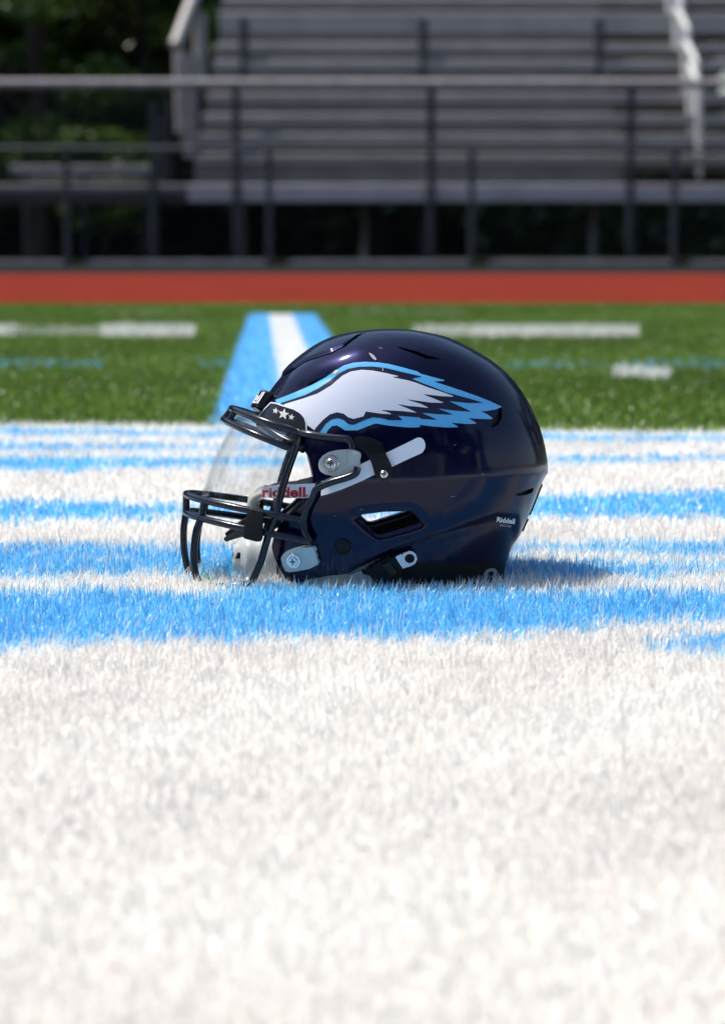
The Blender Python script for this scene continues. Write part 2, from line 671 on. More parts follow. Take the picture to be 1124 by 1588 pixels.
# --- sheets laid on the shell from an outline
def sheet_geo(poly, off, step=1.25, grow=0.0, holes=()):
    poly = np.asarray(poly, float)
    lo, hi = poly.min(0) - 2 * step - grow, poly.max(0) + 2 * step + grow
    xs, yy = np.arange(lo[0], hi[0], step), np.arange(lo[1], hi[1], step)
    X, Y = np.meshgrid(xs, yy)
    Q = np.stack([X.ravel(), Y.ravel()], -1)
    s = -poly_sdf(Q, poly) + grow
    for h in holes:
        s = np.minimum(s, poly_sdf(Q, h))
    nx = len(xs)
    i, j = np.meshgrid(np.arange(len(yy) - 1), np.arange(nx - 1), indexing='ij')
    a = i * nx + j
    F = np.stack([a, a + nx, a + nx + 1, a + 1], -1).reshape(-1, 4)
    v2, f = clip_faces(Q, F, s)
    out = np.zeros((len(v2), 3))
    ok = np.ones(len(v2), bool)
    for k, p in enumerate(v2):
        l, n = hit(*p)
        if l is None:
            ok[k] = False
        else:
            out[k] = l + n * off
    f = [q for q in f if all(ok[i] for i in q)]
    return out, f


def mirror(v, f):
    v = np.array(v)
    v[:, 1] *= -1
    return v, [tuple(reversed(q)) for q in f]


def both_sides(name, build, parent=None, label=None):
    """build(flip) once per side"""
    return [build(fl) for fl in (False, True)]


def sheet(name, poly, off, m, thick=0.0, step=1.25, grow=0.0, both=True, parent=None, holes=(), bevel=0.0, sharp=40):
    v, f = sheet_geo(poly, off + thick, step, grow, holes)
    res = []
    for fl in ((False, True) if both else (False,)):
        vv, ff = mirror(v, f) if fl else (v, f)
        o = outward(make(name, vv, ff, [m], parent[len(res)] if isinstance(parent, list) else (parent or helmet)))
        if thick:
            solidify(o, thick, -1, sharp=sharp, bevel=bevel)
        res.append(o)
    return res


Z2 = lambda *q: [(420 + x / 4.683, 490 + y / 4.683) for x, y in q]
Z3 = lambda *q: [(640 + x / 4.683, 490 + y / 4.683) for x, y in q]
wing_blue = Z2((30, 612), (100, 585), (200, 545), (300, 500), (400, 445), (470, 395), (530, 360), (600, 340), (680, 333), (780, 338), (860, 350), (960, 375), (1060, 403)) \
    + Z3((60, 421), (130, 440), (242, 470), (152, 477), (250, 508), (360, 545), (460, 580), (560, 620), (647, 661), (595, 680), (525, 692), (488, 691),
         (540, 715), (572, 738), (578, 750), (500, 748), (398, 742), (440, 765), (463, 782), (400, 785), (275, 775), (315, 796), (330, 808), (250, 810), (150, 803), (45, 790), (56, 802), (40, 808), (0, 810)) \
    + Z2((980, 808), (860, 797), (760, 780), (700, 802), (630, 830), (540, 832), (510, 812), (480, 795), (445, 800), (415, 828), (400, 860), (318, 832), (262, 790), (150, 690), (60, 640))
wing_navy = Z2((75, 632), (100, 625), (250, 575), (350, 525), (430, 470), (500, 415), (560, 385), (640, 370), (740, 368), (840, 380), (940, 405), (1030, 425), (1097, 441), (1022, 456)) \
    + Z3((60, 485), (150, 518), (240, 555), (400, 598), (512, 632), (400, 633), (258, 618), (350, 660), (427, 697), (300, 688), (170, 670), (240, 695), (294, 719), (180, 714), (60, 703), (130, 733), (182, 755), (60, 748)) \
    + Z2((1080, 738), (922, 725), (958, 758), (860, 757), (800, 742), (740, 736), (680, 756), (600, 791), (562, 786), (530, 756), (490, 743), (440, 752), (400, 782), (357, 842), (318, 838), (262, 790), (150, 690), (70, 645))
wing_white = Z2((103, 642), (140, 630), (240, 600), (340, 565), (440, 505), (520, 435), (580, 405), (660, 392), (740, 398), (830, 415), (935, 440), (872, 444), (1000, 470), (1060, 488)) \
    + Z3((100, 516), (200, 549), (307, 588), (200, 583), (66, 567), (150, 600), (227, 632), (130, 630), (-60, 603), (60, 640), (117, 669), (0, 656)) \
    + Z2((1000, 655), (907, 637), (1000, 675), (1062, 703), (950, 691), (790, 682), (850, 700), (882, 715), (800, 710), (690, 694), (672, 730), (600, 748), (560, 735), (530, 710), (480, 700), (430, 715), (380, 755), (330, 810), (318, 831), (262, 790), (150, 690), (95, 645))


def wing(flip):
    V, F, I = [], [], []
    for k, (pl, off) in enumerate(((wing_blue, .00022), (wing_navy, .00040), (wing_white, .00058))):
        v, f = sheet_geo(pl, off, 1.1)
        if flip:
            v, f = mirror(v, f)
        F += [tuple(i + len(V) for i in q) for q in f]
        V += [tuple(p) for p in v]
        I += [k] * len(f)
    return outward(make("wing_emblem", V, F, [M['blue_vinyl'], M['navy_vinyl'], M['white_vinyl']], helmet, midx=I))


wing(False)
wing(True)

# --- front bumper with stars
bump_px = [(401, 646), (411, 634), (421, 624), (430, 625), (440, 628.6), (458, 634), (468, 640), (474, 647), (476.5, 655), (476.5, 668), (470, 673), (455, 671), (440, 664), (420, 655)]
rimb = sheet("front_bumper", bump_px, 0.0004, M['white_vinyl'], thick=0.0006, step=1.0)
face_b = sheet("bumper_face", bump_px, 0.0010, M['gloss_black'], thick=0.0006, step=1.0, grow=-2.4, parent=rimb)


def star_poly(cx, cy, r, rot):
    return [(cx + (r if k % 2 == 0 else r * .42) * math.sin(rot + k * math.pi / 5), cy - (r if k % 2 == 0 else r * .42) * math.cos(rot + k * math.pi / 5)) for k in range(10)]


for cx, cy, r in ((429.2, 638, 5.2), (441.5, 643, 9.0), (453.5, 647.5, 5.2)):
    sheet("star", star_poly(cx, cy, r, math.radians(12)), 0.0017, M['silver'], step=0.5, parent=rimb)


# --- face mask
def mask_curve(F, Sd, lyS, n=2.05, k=26):
    f, s = unproj(*F, 0.0), unproj(*Sd, -lyS)
    ph = np.linspace(0, math.pi / 2, k)
    q = np.sin(ph) ** (2 / n)
    x = s[0] + (f[0] - s[0]) * np.cos(ph) ** (2 / n)
    y = -lyS * q
    z = s[2] + (f[2] - s[2]) * (x - s[0]) / (f[0] - s[0])
    h = np.stack([x, y, z], -1)            # from the front (y=0) to the near side
    return h


def full(h):
    m = h[1:].copy()
    m[:, 1] *= -1
    return np.vstack([m[::-1], h])


def shell_pts(pts, off):
    return np.array([(lambda h: h[0] + h[1] * off)(hit(*p)) for p in pts])


R_BAR = 0.0036
mask = MB()
c1 = mask_curve((359.5, 633.5), (463, 671), .098)
c2 = mask_curve((347, 650.5), (453, 696.5), .096)
c4 = mask_curve((289, 766), (471, 807), .103)
c5 = mask_curve((288.5, 794), (478, 838.5), .104)
c1e = smooth_line(np.vstack([c1[-1:], shell_pts([(485, 675.5), (505, 678.5), (530, 680.5), (541, 682), (547, 688), (549, 696)], .0085)]), 6)
c1f = np.vstack([c1, c1e[1:]])
c2e = smooth_line(np.vstack([c2[-1:], [unproj(459, 694, -.097), unproj(462, 684, -.098), c1[-1]]]), 5)
c2f = np.vstack([c2, c2e[1:]])
c5e = np.vstack([c5, [unproj(484, 841, -.105)]])
for h in (c1f, c2f, c4, c5e):
    mask.tube(full(h), R_BAR, 12)


def at_y(curve, ly):
    h = curve[np.argsort(-curve[:, 1])] if curve[0, 1] > curve[-1, 1] else curve
    o_ = np.argsort(curve[:, 1])
    return np.array([np.interp(ly, curve[o_, 1], curve[o_, k]) for k in range(3)])


def at_px(curve, px):
    xs = np.array([to_px(ORG + RM @ p)[0] for p in curve])
    o_ = np.argsort(xs)
    return np.array([np.interp(px, xs[o_], curve[o_, k]) for k in range(3)])


def both(pts, r=R_BAR, n=12):
    pts = np.asarray(pts)
    mask.tube(pts, r, n)
    q = pts.copy()
    q[:, 1] *= -1
    mask.tube(q, r, n)


# upright in the middle of the front and one on each side
mask.tube(smooth_line([c4[0] + [-.000, 0, 0], c5[0], unproj(285, 823, 0), unproj(286.5, 858, 0), unproj(294, 893, 0), unproj(300, 905, 0)], 6), R_BAR, 12)
a4, a5 = at_px(c4, 317), at_px(c5, 312)
both(smooth_line([a4, a5, unproj(304.7, 823, a5[1]), unproj(300.5, 858, a5[1]), unproj(303, 888, a5[1]), unproj(309, 903, a5[1])], 6))
# short ties between the two brow bars
for ly in (-.0, -.036, .036):
    mask.tube([at_y(c1, -abs(ly)) * [1, math.copysign(1, -ly) if ly else 1, 1], at_y(c2, -abs(ly)) * [1, math.copysign(1, -ly) if ly else 1, 1]], R_BAR * .9, 10)
# side uprights beside the visor
t4 = at_px(c4, 429)
both(smooth_line([c1[-1], unproj(460, 691, -.0975), unproj(446, 731, -.098), unproj(433.5, 775, -.098), t4], 6))
# diagonal side bars sweeping back along the shell
both(smooth_line(np.vstack([[unproj(471, 807, -.104), unproj(475.5, 789, -.1065), unproj(485, 772, -.1085)], shell_pts([(493.5, 759.5), (502, 753), (518, 746.5), (540, 740), (553, 733.5), (556, 724)], .009)]), 6))
both(smooth_line([unproj(471, 807, -.104), unproj(473, 825, -.106), unproj(482, 840, -.106)], 5))
# low bars
t5 = at_px(c4, 430)
both([at_px(c4, 428) + [0, 0, -.001], at_px(c5, 417), unproj(405, 870, at_px(c5, 410)[1] * .97), unproj(391, 903, at_px(c5, 405)[1] * .93)], R_BAR)
low_c = mask_curve((295, 905), (391, 905), abs(at_px(c5, 405)[1] * .93))
mask.tube(full(low_c), R_BAR, 12)
mask.build("face_mask", M['bar'], helmet, sharp=60)

# --- clear visor tucked inside the bars
vt = mask_curve((371, 643), (473, 668), .0925, n=2.1, k=40)
vb = mask_curve((313, 771), (431, 788), .0925, n=2.1, k=40)
TT = 26
VV, VF = [], []
row = full(vt).shape[0]
for i in range(TT):
    t = i / (TT - 1)
    q = full(vt) * (1 - t) + full(vb) * t
    q[:, 0] -= 0.004 * math.sin(t * math.pi)
    VV += list(q)
for i in range(TT - 1):
    for j in range(row - 1):
        a = i * row + j
        VF.append((a, a + 1, a + row + 1, a + row))
vis = make("visor", VV, VF, [M['visor']], helmet)
solidify(vis, 0.0022, 0, sharp=40)

# --- brow pad behind the upper bars
brow = smooth_line([hit(*p)[0] + hit(*p)[1] * .0005 for p in [(472, 697), (457, 689), (440, 681), (420, 669), (404, 659)]], 6)
brow_front = unproj(389, 652, 0.0)
bl = np.vstack([brow, [brow_front]])
bl = smooth_line(bl[::3], 6)
mb = MB()
mb.tube(full(bl[::-1]), .0042, 12)
mb.build("brow_pad", M['gloss_black'], helmet, sharp=60)

# --- name plate on the brow
ztop, zbot = unproj(404, 610, 0)[2], unproj(395, 639, 0)[2]
NY, NZ = 41, 15


def from_front(ly, lz, off):
    l, n, i, t = BV.ray_cast(Vector((-0.6, ly, lz)), Vector((1, 0, 0)))
    n = np.array(n)
    n = -n if n[0] > 0 else n
    return np.array(l) + n * off


PV, PF = [], []
for i in range(NZ):
    b = abs(i / (NZ - 1) * 2 - 1)
    for j in range(NY):
        a = abs(j / (NY - 1) * 2 - 1)
        edge = min(1, (1 - a) / .10, (1 - b) / .22)
        off = 0.0005 + 0.0075 * math.sqrt(max(0, 1 - (1 - edge) ** 2))
        PV.append(from_front((j / (NY - 1) - .5) * .082, zbot + (ztop - zbot) * i / (NZ - 1), off))
for i in range(NZ - 1):
    for j in range(NY - 1):
        q = i * NY + j
        PF.append((q, q + 1, q + NY + 1, q + NY))
plate = outward(make("nameplate", PV, PF, [M['gloss_black']], helmet))
solidify(plate, 0.002, -1, sharp=60)
tv, tf = text_geo("Riddell", 0.012)
tw = tv[:, 0].max() - tv[:, 0].min()
sc = 0.074 / tw
hz = (ztop - zbot)
V = [from_front(-(x - tw / 2) * sc, zbot + hz * .27 + y * (hz * .62 / 0.73), 0.0086) for x, y in tv]
make("lettering", V, tf, [M['label_white']], plate, smooth=False)


# --- chin strap
def ribbon(up, lo, ly_of, m, name, thick, n=60, off=.0022):
    up, lo = np.asarray(up, float), np.asarray(lo, float)

    def resample(L):
        L = smooth_line(L, 6)
        s = np.r_[0, np.cumsum(np.hypot(*np.diff(L, axis=0).T))]
        return np.stack([np.interp(np.linspace(0, s[-1], n), s, L[:, k]) for k in range(2)], -1)
    a, b = resample(up), resample(lo)
    rows = 7
    V, F = [], []
    for j in range(rows):
        t = j / (rows - 1)
        q = a * (1 - t) + b * t
        for p in q:
            V.append(ly_of(p, off))
    for j in range(rows - 1):
        for i in range(n - 1):
            k = j * n + i
            F.append((k, k + 1, k + n + 1, k + n))
    return V, F


def strap_ly(p, off):
    px = p[0]
    ly = -np.interp(px, [385, 395, 405, 425, 450, 470, 494, 510], [.046, .052, .058, .073, .087, .0945, .1005, .104])
    q = unproj(p[0], p[1], ly)
    if px > 486:
        l, n = hit(*p)
        if l is not None:
            h = l + n * off
            t = min(1, (px - 486) / 24)
            q = q * (1 - t) + h * t
    return q


s_up = [(647, 678.7), (622, 691), (597, 703), (573, 713.4), (545, 727), (515, 740), (494, 748.5), (470, 750.5), (450, 751), (425, 752.5), (405, 757), (394, 764)]
s_lo = [(654, 702), (630, 713), (607, 724), (580, 736.5), (558, 747), (524, 761), (496, 769.5), (478, 772), (462, 772.5), (432, 772.5), (411, 772.5), (399, 777)]
sv, sf = ribbon(s_up, s_lo, strap_ly, None, None, 0)
o = outward(make("chin_strap", sv, sf, [M['strap']], helmet))
solidify(o, 0.0018, 0, sharp=50)
vv, ff = mirror(sv, sf)
vv[:, 2] -= .005 * np.clip((0.104 - np.abs(vv[:, 1])) / .012, 0, 1)
o2 = outward(make("chin_strap", vv, ff, [M['strap']], helmet))
solidify(o2, 0.0018, 0, sharp=50)
# rounded strap end lying on the shell
endp = [(640, 682), (647, 678.7), (652, 679), (656, 682), (658.5, 688), (658.5, 695), (654.5, 701.5), (648, 705)]
sheet("strap_end", endp, 0.0013, M['strap'], thick=.0018, step=1.2)
# printing on the strap
tv, tf = text_geo("riddell", 0.035)
tw = tv[:, 0].max()
V = []
for x, y in tv:
    px = 405.5 + (x / tw) * 68
    py = 770.2 - y * 21.0
    V.append(strap_ly((px, py), .004) + np.array([0, -.0016, 0]))
make("lettering", V, tf, [M['red']], o, smooth=False)
dot = [(475.6 + 1.6 * math.cos(a), 768.5 + 1.6 * math.sin(a)) for a in np.linspace(0, 2 * math.pi, 9)[:-1]]
make("lettering", [strap_ly(p, .004) + np.array([0, -.0016, 0]) for p in dot], [tuple(range(8))], [M['red']], o, smooth=False)
# curled cream lining where the strap turns round the chin
mb = MB()
pts = smooth_line([strap_ly((412, 765), 0) + [0, .004, 0], unproj(400, 770, -.053), unproj(393, 778, -.049), unproj(393, 790, -.047)], 8)
mb.tube(pts, np.linspace(.0035, .0065, len(pts)), 14)
mb.build("strap_pad", M['pad'], helmet, sharp=70)
mb = MB()
q = np.array(pts)
q[:, 1] *= -1
mb.tube(q, np.linspace(.0035, .0065, len(pts)), 14)
mb.build("strap_pad", M['pad'], helmet, sharp=70)

# chin cup: a hard shell open to the back, with a rim and ribs
cf = unproj(361, 858, 0.0)
cupb = unproj(432, 858, 0.0)
dep = cupb[0] - cf[0]
zc = cf[2] - .002
CV, CF_ = [], []
NA, NB = 34, 40
for i in range(NA):
    t = i / (NA - 1)
    th = t * math.pi / 2 * 1.0
    for j in range(NB):
        a = j * 2 * math.pi / NB
        rr = math.sin(th) ** .75
        x = cf[0] + dep * (1 - math.cos(th) ** .8)
        yy_ = math.copysign(abs(math.cos(a)) ** .8, math.cos(a)) * .043 * rr
        zz_ = math.copysign(abs(math.sin(a)) ** .8, math.sin(a)) * .029 * rr
        rib = 0.0034 * max(0, math.cos(t * 20)) ** .5 * (t > .30) * (abs(math.sin(a)) < .80)
        CV.append((x - rib, yy_ * (1 + rib * 8), zc + zz_ - (x - cf[0]) * .12))
for i in range(NA - 1):
    for j in range(NB):
        CF_.append((i * NB + j, i * NB + (j + 1) % NB, (i + 1) * NB + (j + 1) % NB, (i + 1) * NB + j))
cup = make("chin_cup", CV, CF_, [M['cup']], helmet)
c_old = c
c = Vector((cf[0] + dep, 0, zc))
outward(cup)
solidify(cup, .003, -1, sharp=50)
cbv = BVHTree.FromPolygons([Vector(p) for p in CV], CF_)
c = c_old
tv, tf = text_geo("Riddell", 0.01)
tw = tv[:, 0].max()
V = []
for x, y in tv:
    l, n, i_, t_ = cbv.ray_cast(Vector((-.6, -(x - tw / 2) / tw * .060, zc + .002 + (y - .35) * .0085)), Vector((1, 0, 0)))
    V.append(np.array(l) + [-.0006, 0, 0])
make("lettering", V, tf, [M['gloss_black']], cup, smooth=False)
for sgn in (-1, 1):
    mb = MB()
    pts = smooth_line([unproj(384, 824, -.082), unproj(372, 827, -.066), unproj(361, 831.5, -.05), unproj(351, 836, -.036)], 6) * [1, -sgn, 1]
    mb.tube(pts, np.linspace(.0050, .0026, len(pts)), 10)
    mb.build("cup_strap", M['black'], helmet, sharp=60)

# black rubber clip wrapped round the two mouth bars
clip_px = [(384, 795.5), (387, 790), (392, 788), (407, 792), (409, 797), (407.5, 834), (405, 839.5), (398, 840), (378, 835.5), (376, 831), (379, 814)]
for sgn in (1, -1):
    y0 = at_px(c4, 395)[1]
    A = np.array([unproj(*p, y0 - .0075) for p in clip_px]) * [1, sgn, 1]
    B = np.array([unproj(*p, y0 + .0085) for p in clip_px]) * [1, sgn, 1]
    ctr = (A.mean(0) + B.mean(0)) / 2
    # follow the curve of the bars
    for arr in (A, B):
        arr[:, 1] += sgn * (arr[:, 0] - ctr[0]) * -.45
    k = len(A)
    F = [tuple(range(k)), tuple(range(2 * k - 1, k - 1, -1))] + [(i, i + k, (i + 1) % k + k, (i + 1) % k) for i in range(k)]
    if sgn < 0:
        F = [tuple(reversed(q)) for q in F]
    o = make("mask_clip", np.vstack([A, B]), F, [M['black']], helmet, smooth=True)
    md = o.modifiers.new("b", 'BEVEL')
    md.width, md.segments, md.limit_method = .0018, 3, 'ANGLE'
    dg = bpy.context.evaluated_depsgraph_get()
    nm = bpy.data.meshes.new_from_object(o.evaluated_get(dg))
    o.modifiers.clear()
    o.data = nm
    nm.set_sharp_from_angle(angle=math.radians(40))


# --- hardware on the side of the shell
def lathe(name, pos, n, prof, m, parent, seg=28, cross=0.0):
    n = np.array(n) / np.linalg.norm(n)
    a = np.cross(n, [0, 0, 1.0])
    a /= np.linalg.norm(a)
    b = np.cross(n, a)
    V, F = [], []
    for r, h in prof:
        for j in range(seg):
            t = j * 2 * math.pi / seg
            V.append(pos + n * h + (a * math.cos(t) + b * math.sin(t)) * r)
    for i in range(len(prof) - 1):
        for j in range(seg):
            F.append((i * seg + j, i * seg + (j + 1) % seg, (i + 1) * seg + (j + 1) % seg, (i + 1) * seg + j))
    F.append(tuple((len(prof) - 1) * seg + j for j in range(seg)))
    me_ = make(name, V, F, [m], parent, sharp=35)
    pm = me_.data
    cc = Vector(pos - n * .02)
    if sum(1 if p.normal.dot(p.center - cc) > 0 else -1 for p in pm.polygons) < 0:
        pm.flip_normals()
    return me_


def flip_y(p):
    return np.array([p[0], -p[1], p[2]])


def screw(px, py, r, base, parents, washer=True, m='steel'):
    l, n = hit(px, py)
    for k, fl in enumerate((False, True)):
        L, N = (flip_y(l), flip_y(n)) if fl else (l, n)
        par = parents[k]
        if washer:
            lathe("washer", L, N, [(r * 1.0, base), (r * 1.0, base + .0010), (r * .93, base + .0016), (r * .66, base + .0016), (r * .64, base + .0006), (0.0001, base + .0006)], M['steel'], par)
        lathe("screw", L, N, [(r * .62, base + .0004), (r * .62, base + .0022), (r * .50, base + .0030), (r * .20, base + .0031), (r * .18, base + .0016), (.0001, base + .0016)],
              M[m] if washer else M['steel'], par)
        # crossed slot
        a = np.cross(N, [0, 0, 1.0])
        a /= np.linalg.norm(a)
        b = np.cross(N, a)
        sb = MB()
        for d1, d2 in ((a, b), (b, a)):
            w1, w2 = r * .40, r * .09
            z_ = base + .00325
            sb.add([L + N * z_ + d1 * (s1 * w1) + d2 * (s2 * w2) for s1, s2 in ((-1, -1), (1, -1), (1, 1), (-1, 1))], [(0, 1, 2, 3)])
            base += .00005
        sb.build("screw_slot", M['dark_steel'], par, smooth=False, sharp=None)


K = lambda *q: [(480 + x / 5.62, 660 + y / 5.62) for x, y in q]
upclip = K((92, 335), (100, 300), (130, 262), (180, 232), (250, 215), (350, 207), (400, 212), (450, 235), (455, 260), (445, 300), (450, 340), (440, 372), (380, 400), (300, 425), (225, 440), (150, 425), (110, 400), (95, 370))
uc = sheet("visor_clip", upclip, 0.0014, M['clip'], thick=.0042, step=1.2, bevel=.0011)
ridge = K((345, 212), (400, 216), (448, 238), (440, 300), (446, 340), (436, 370), (370, 396), (352, 330))
sheet("clip_ridge", ridge, 0.0056, M['clip'], thick=.0026, step=1.2, bevel=.0012, parent=uc)
screw(515.6, 719, .0082, .0056, uc)
lowclip = [(340 + x / 7.025, 740 + y / 7.025) for x, y in ((695, 870), (715, 830), (760, 790), (830, 762), (920, 742), (1050, 738), (1075, 770), (1062, 800), (1085, 850), (1080, 880), (1105, 905), (1085, 935), (1000, 980), (880, 1005), (780, 1020), (740, 1005), (715, 950))]
lc = sheet("visor_clip", lowclip, 0.0008, M['clip'], thick=.0042, step=1.2, bevel=.0011)
ridge = [(340 + x / 7.025, 740 + y / 7.025) for x, y in ((925, 745), (1045, 742), (1060, 800), (1080, 850), (1095, 905), (1000, 972), (965, 900), (930, 820))]
sheet("clip_ridge", ridge, 0.0050, M['clip'], thick=.0022, step=1.2, bevel=.0010, parent=lc)
screw(458.3, 867.5, .0076, .0050, lc)

# black buckle over the strap, with its screw
brk = K((395, 110), (470, 95), (560, 115), (640, 160), (665, 240), (715, 350), (718, 440), (690, 478), (640, 485), (595, 460), (570, 420), (545, 330), (520, 270), (470, 210), (420, 190))
bk = sheet("strap_buckle", brk, 0.0042, M['gloss_black'], thick=.0040, step=1.2, bevel=.0012)
screw(595.3, 735, .0060, .0080, bk, washer=False)
l, n = hit(595.3, 735)
# snap cap on the jaw
l, n = hit(530.8, 847.5)
for fl in (False, True):
    L, N = (flip_y(l), flip_y(n)) if fl else (l, n)
    lathe("jaw_snap", L, N, [(.0084, -.0005), (.0084, .0016), (.0076, .0026), (.0060, .0026), (.0056, .0018), (.0001, .0018)], M['black'], helmet)
# lower strap: buckle, white tab with its snap, grey strap
lb = [(560, 884), (583, 869), (603, 858.5), (613, 861), (624, 878), (621, 899), (600, 905), (583, 902), (574, 890)]
lbk = sheet("strap_buckle", lb, 0.0012, M['black'], thick=.0045, step=1.3, bevel=.0012)
sheet("buckle_bar", [(592, 871), (603, 867), (616, 884), (606, 890)], 0.0057, M['gloss_black'], thick=.0022, step=1.1, bevel=.0008, parent=lbk)
tab = [(612, 860), (623, 855), (632, 852), (639, 852.5), (644, 857), (645.8, 863.5), (643, 870), (637, 874), (624, 878)]
tb = sheet("strap_tab", tab, 0.0042, M['strap'], thick=.0020, step=1.1, bevel=.0006)
l, n = hit(634.5, 862.5)
for k, fl in enumerate((False, True)):
    L, N = (flip_y(l), flip_y(n)) if fl else (l, n)
    lathe("snap", L, N, [(.0047, .0056), (.0047, .0066), (.0040, .0072), (.0022, .0072), (.0020, .0066), (.0001, .0066)], M['black'], tb[k])
sheet("lower_strap", [(541, 893), (556, 887), (573, 883.5), (579, 894), (580, 912), (540, 912)], -0.0035, M['grey_pad'], thick=.0022, step=1.2)


# --- prints on the back of the shell
def print_on(s, x0, y0, wpx, rot, m, bold, off=.0004, hscale=1.0):
    tv, tf = text_geo(s, bold)
    k = wpx / (tv[:, 0].max() - tv[:, 0].min())
    cr, sr = math.cos(rot), math.sin(rot)
    V = []
    for x, y in tv:
        a, b = x * k, -y * k * hscale
        l, n = hit(x0 + a * cr - b * sr, y0 + a * sr + b * cr)
        V.append(l + n * off)
    return make("lettering", V, tf, [m], helmet, smooth=False)


print_on("Riddell", 769, 808.8, 28, math.radians(7), M['label_white'], 0.03, hscale=1.05)
print_on("MEDIUM", 774, 815.6, 17, math.radians(7), M['label_grey'], 0.01)
arch = [(749, 900), (750, 890), (754, 884), (760, 881.3), (767, 881.5), (771, 885), (771, 891), (768, 895), (769, 900), (764, 900), (762, 895), (765.5, 890), (765, 886.5), (760, 886), (756.5, 889), (755, 900)]
sheet("bumper_mark", arch, -0.0002, M['label_grey'], step=.7, both=False)
# thin dark trim strips down the middle of the back
mb = MB()
for (a, b) in (((838, 750), (826.5, 797)), ((824, 803), (817, 822))):
    za, zb_ = unproj(*a, 0)[2], unproj(*b, 0)[2]
    rows_ = []
    for t in np.linspace(0, 1, 7):
        for j in range(9):
            l_, n_, i_, d_ = BV.ray_cast(Vector((.6, (j / 8 - .5) * .034, za + (zb_ - za) * t)), Vector((-1, 0, 0)))
            n_ = np.array(n_)
            rows_.append(np.array(l_) + (n_ if n_[0] > 0 else -n_) * .0014)
    mb.add(rows_, [(i * 9 + j, i * 9 + j + 1, i * 9 + j + 10, i * 9 + j + 9) for i in range(6) for j in range(8)])
solidify(outward(mb.build("rear_trim", M['gloss_black'], helmet)), .002, -1)
# scuffs in the paint
for pl in ([(571.5, 548), (574, 548), (580, 552), (584, 557.5), (582, 559.5), (577, 556)], [(592.5, 571), (594, 570.5), (594.5, 575.5), (593, 576)],
           [(516, 578.5), (521, 574), (526, 575), (520, 581)], [(563.5, 681), (566.5, 680), (567.5, 683), (564.5, 684)]):
    sheet("scuff", pl, 0.0007, M['silver'] if pl[0][0] < 530 else M['label_grey'], step=.6, both=False)

for x_, y_, ln, an in ((690, 600, 16, .5), (705, 690, 9, -.3), (668, 640, 7, .9), (735, 640, 12, .35), (560, 790, 11, .1), (702, 770, 14, -.15), (590, 540, 10, .25), (640, 600, 8, -.5), (748, 735, 9, .2), (520, 800, 8, .7)):
    dx, dy = math.cos(an) * ln / 2, math.sin(an) * ln / 2
    sheet("scratch", [(x_ - dx, y_ - dy), (x_, y_ - .45), (x_ + dx, y_ + dy), (x_, y_ + .35)], .0003, M['label_grey'], step=.5, both=False)

# ================================================================== GROUND
XL, XR = -1.0, 1.0


def sheet_rect(name, x0, x1, y0, y1, z, m):
    o = make(name, [(x0, y0, z), (x1, y0, z), (x1, y1, z), (x0, y1, z)], [(0, 1, 2, 3)], [m], smooth=False)
    tag(o, kind="structure")
    return o


TIP = 0.013
d_edge_l = on_plane(0, 655, TIP)[1]
d_edge_r = on_plane(1124, 667, TIP)[1]
D_TRACK0 = on_plane(562, 472.5)[1]
D_TRACK1 = on_plane(562, 424)[1]
D_FENCE = on_plane(562, 414)[1]
M['field'] = mat("turf_backing_green", (0.045, 0.085, 0.014), 0.9, vary=(6, 0.3))
M['painted'] = mat("turf_backing_painted", (0.74, 0.73, 0.70), 0.9, vary=(30, 0.1))
M['blue_backing'] = mat('turf_backing_blue', (0.20, 0.55, 0.90), 0.9, vary=(30, 0.1))
M['soil'] = mat("dark_ground", (0.018, 0.018, 0.013), 0.95, spec=0.0, vary=(1.5, 0.4))
M['track'] = mat("red_track", (0.160, 0.025, 0.0165), 0.95, spec=0.0, vary=(1.2, 0.12), bump=(180, 0.4, 0.002))
sheet_rect("ground", -600, 600, -200, 1500, -0.012, M['soil'])
sheet_rect("football_field", -40, 40, -20, D_TRACK0, -0.008, M['field'])
M['blue_far'] = mat('unseen_turf_blue', (0.06, 0.24, 0.55), 0.95, spec=0.0, vary=(4, 0.2))
sheet_rect("unseen_blue_border", -30, 30, -13, -1.404, -0.004, M['blue_far'])  # unseen blue area added behind the camera for the shell to reflect
o = make("painted_sideline", [(-12, -1.4, -.004), (12, -1.4, -.004), (12, 4.25, -.004), (-12, 4.45, -.004)], [(0, 1, 2, 3)], [M['painted']], smooth=False)
tag(o, kind="structure")
yl = [on_plane(px_, py_) for px_, py_ in ((386, 487), (489, 487), (600, 640), (330, 640))]
for nm_, q_, z_, m_ in (("blue_yard_line", (386, 489, 600, 330), -.0065, M['blue_backing']), ("white_yard_line", (417, 453, 520, 440), -.0050, M['painted'])):
    o = make(nm_, [(*on_plane(x_, y_)[:2], z_) for x_, y_ in zip(q_, (488, 488, 640, 640))], [(0, 1, 2, 3)], [m_], smooth=False)
    tag(o, kind="structure")
sheet_rect("running_track", -60, 60, D_TRACK0, D_TRACK1, -0.004, M['track'])
D_AP = D_FENCE + 0.3
M['concrete'] = mat("grey_concrete", (0.022, 0.024, 0.024), 0.95, spec=0.0, vary=(3, 0.2))
sheet_rect("pavement", -60, 60, D_TRACK1, D_AP, -0.006, M['concrete'])

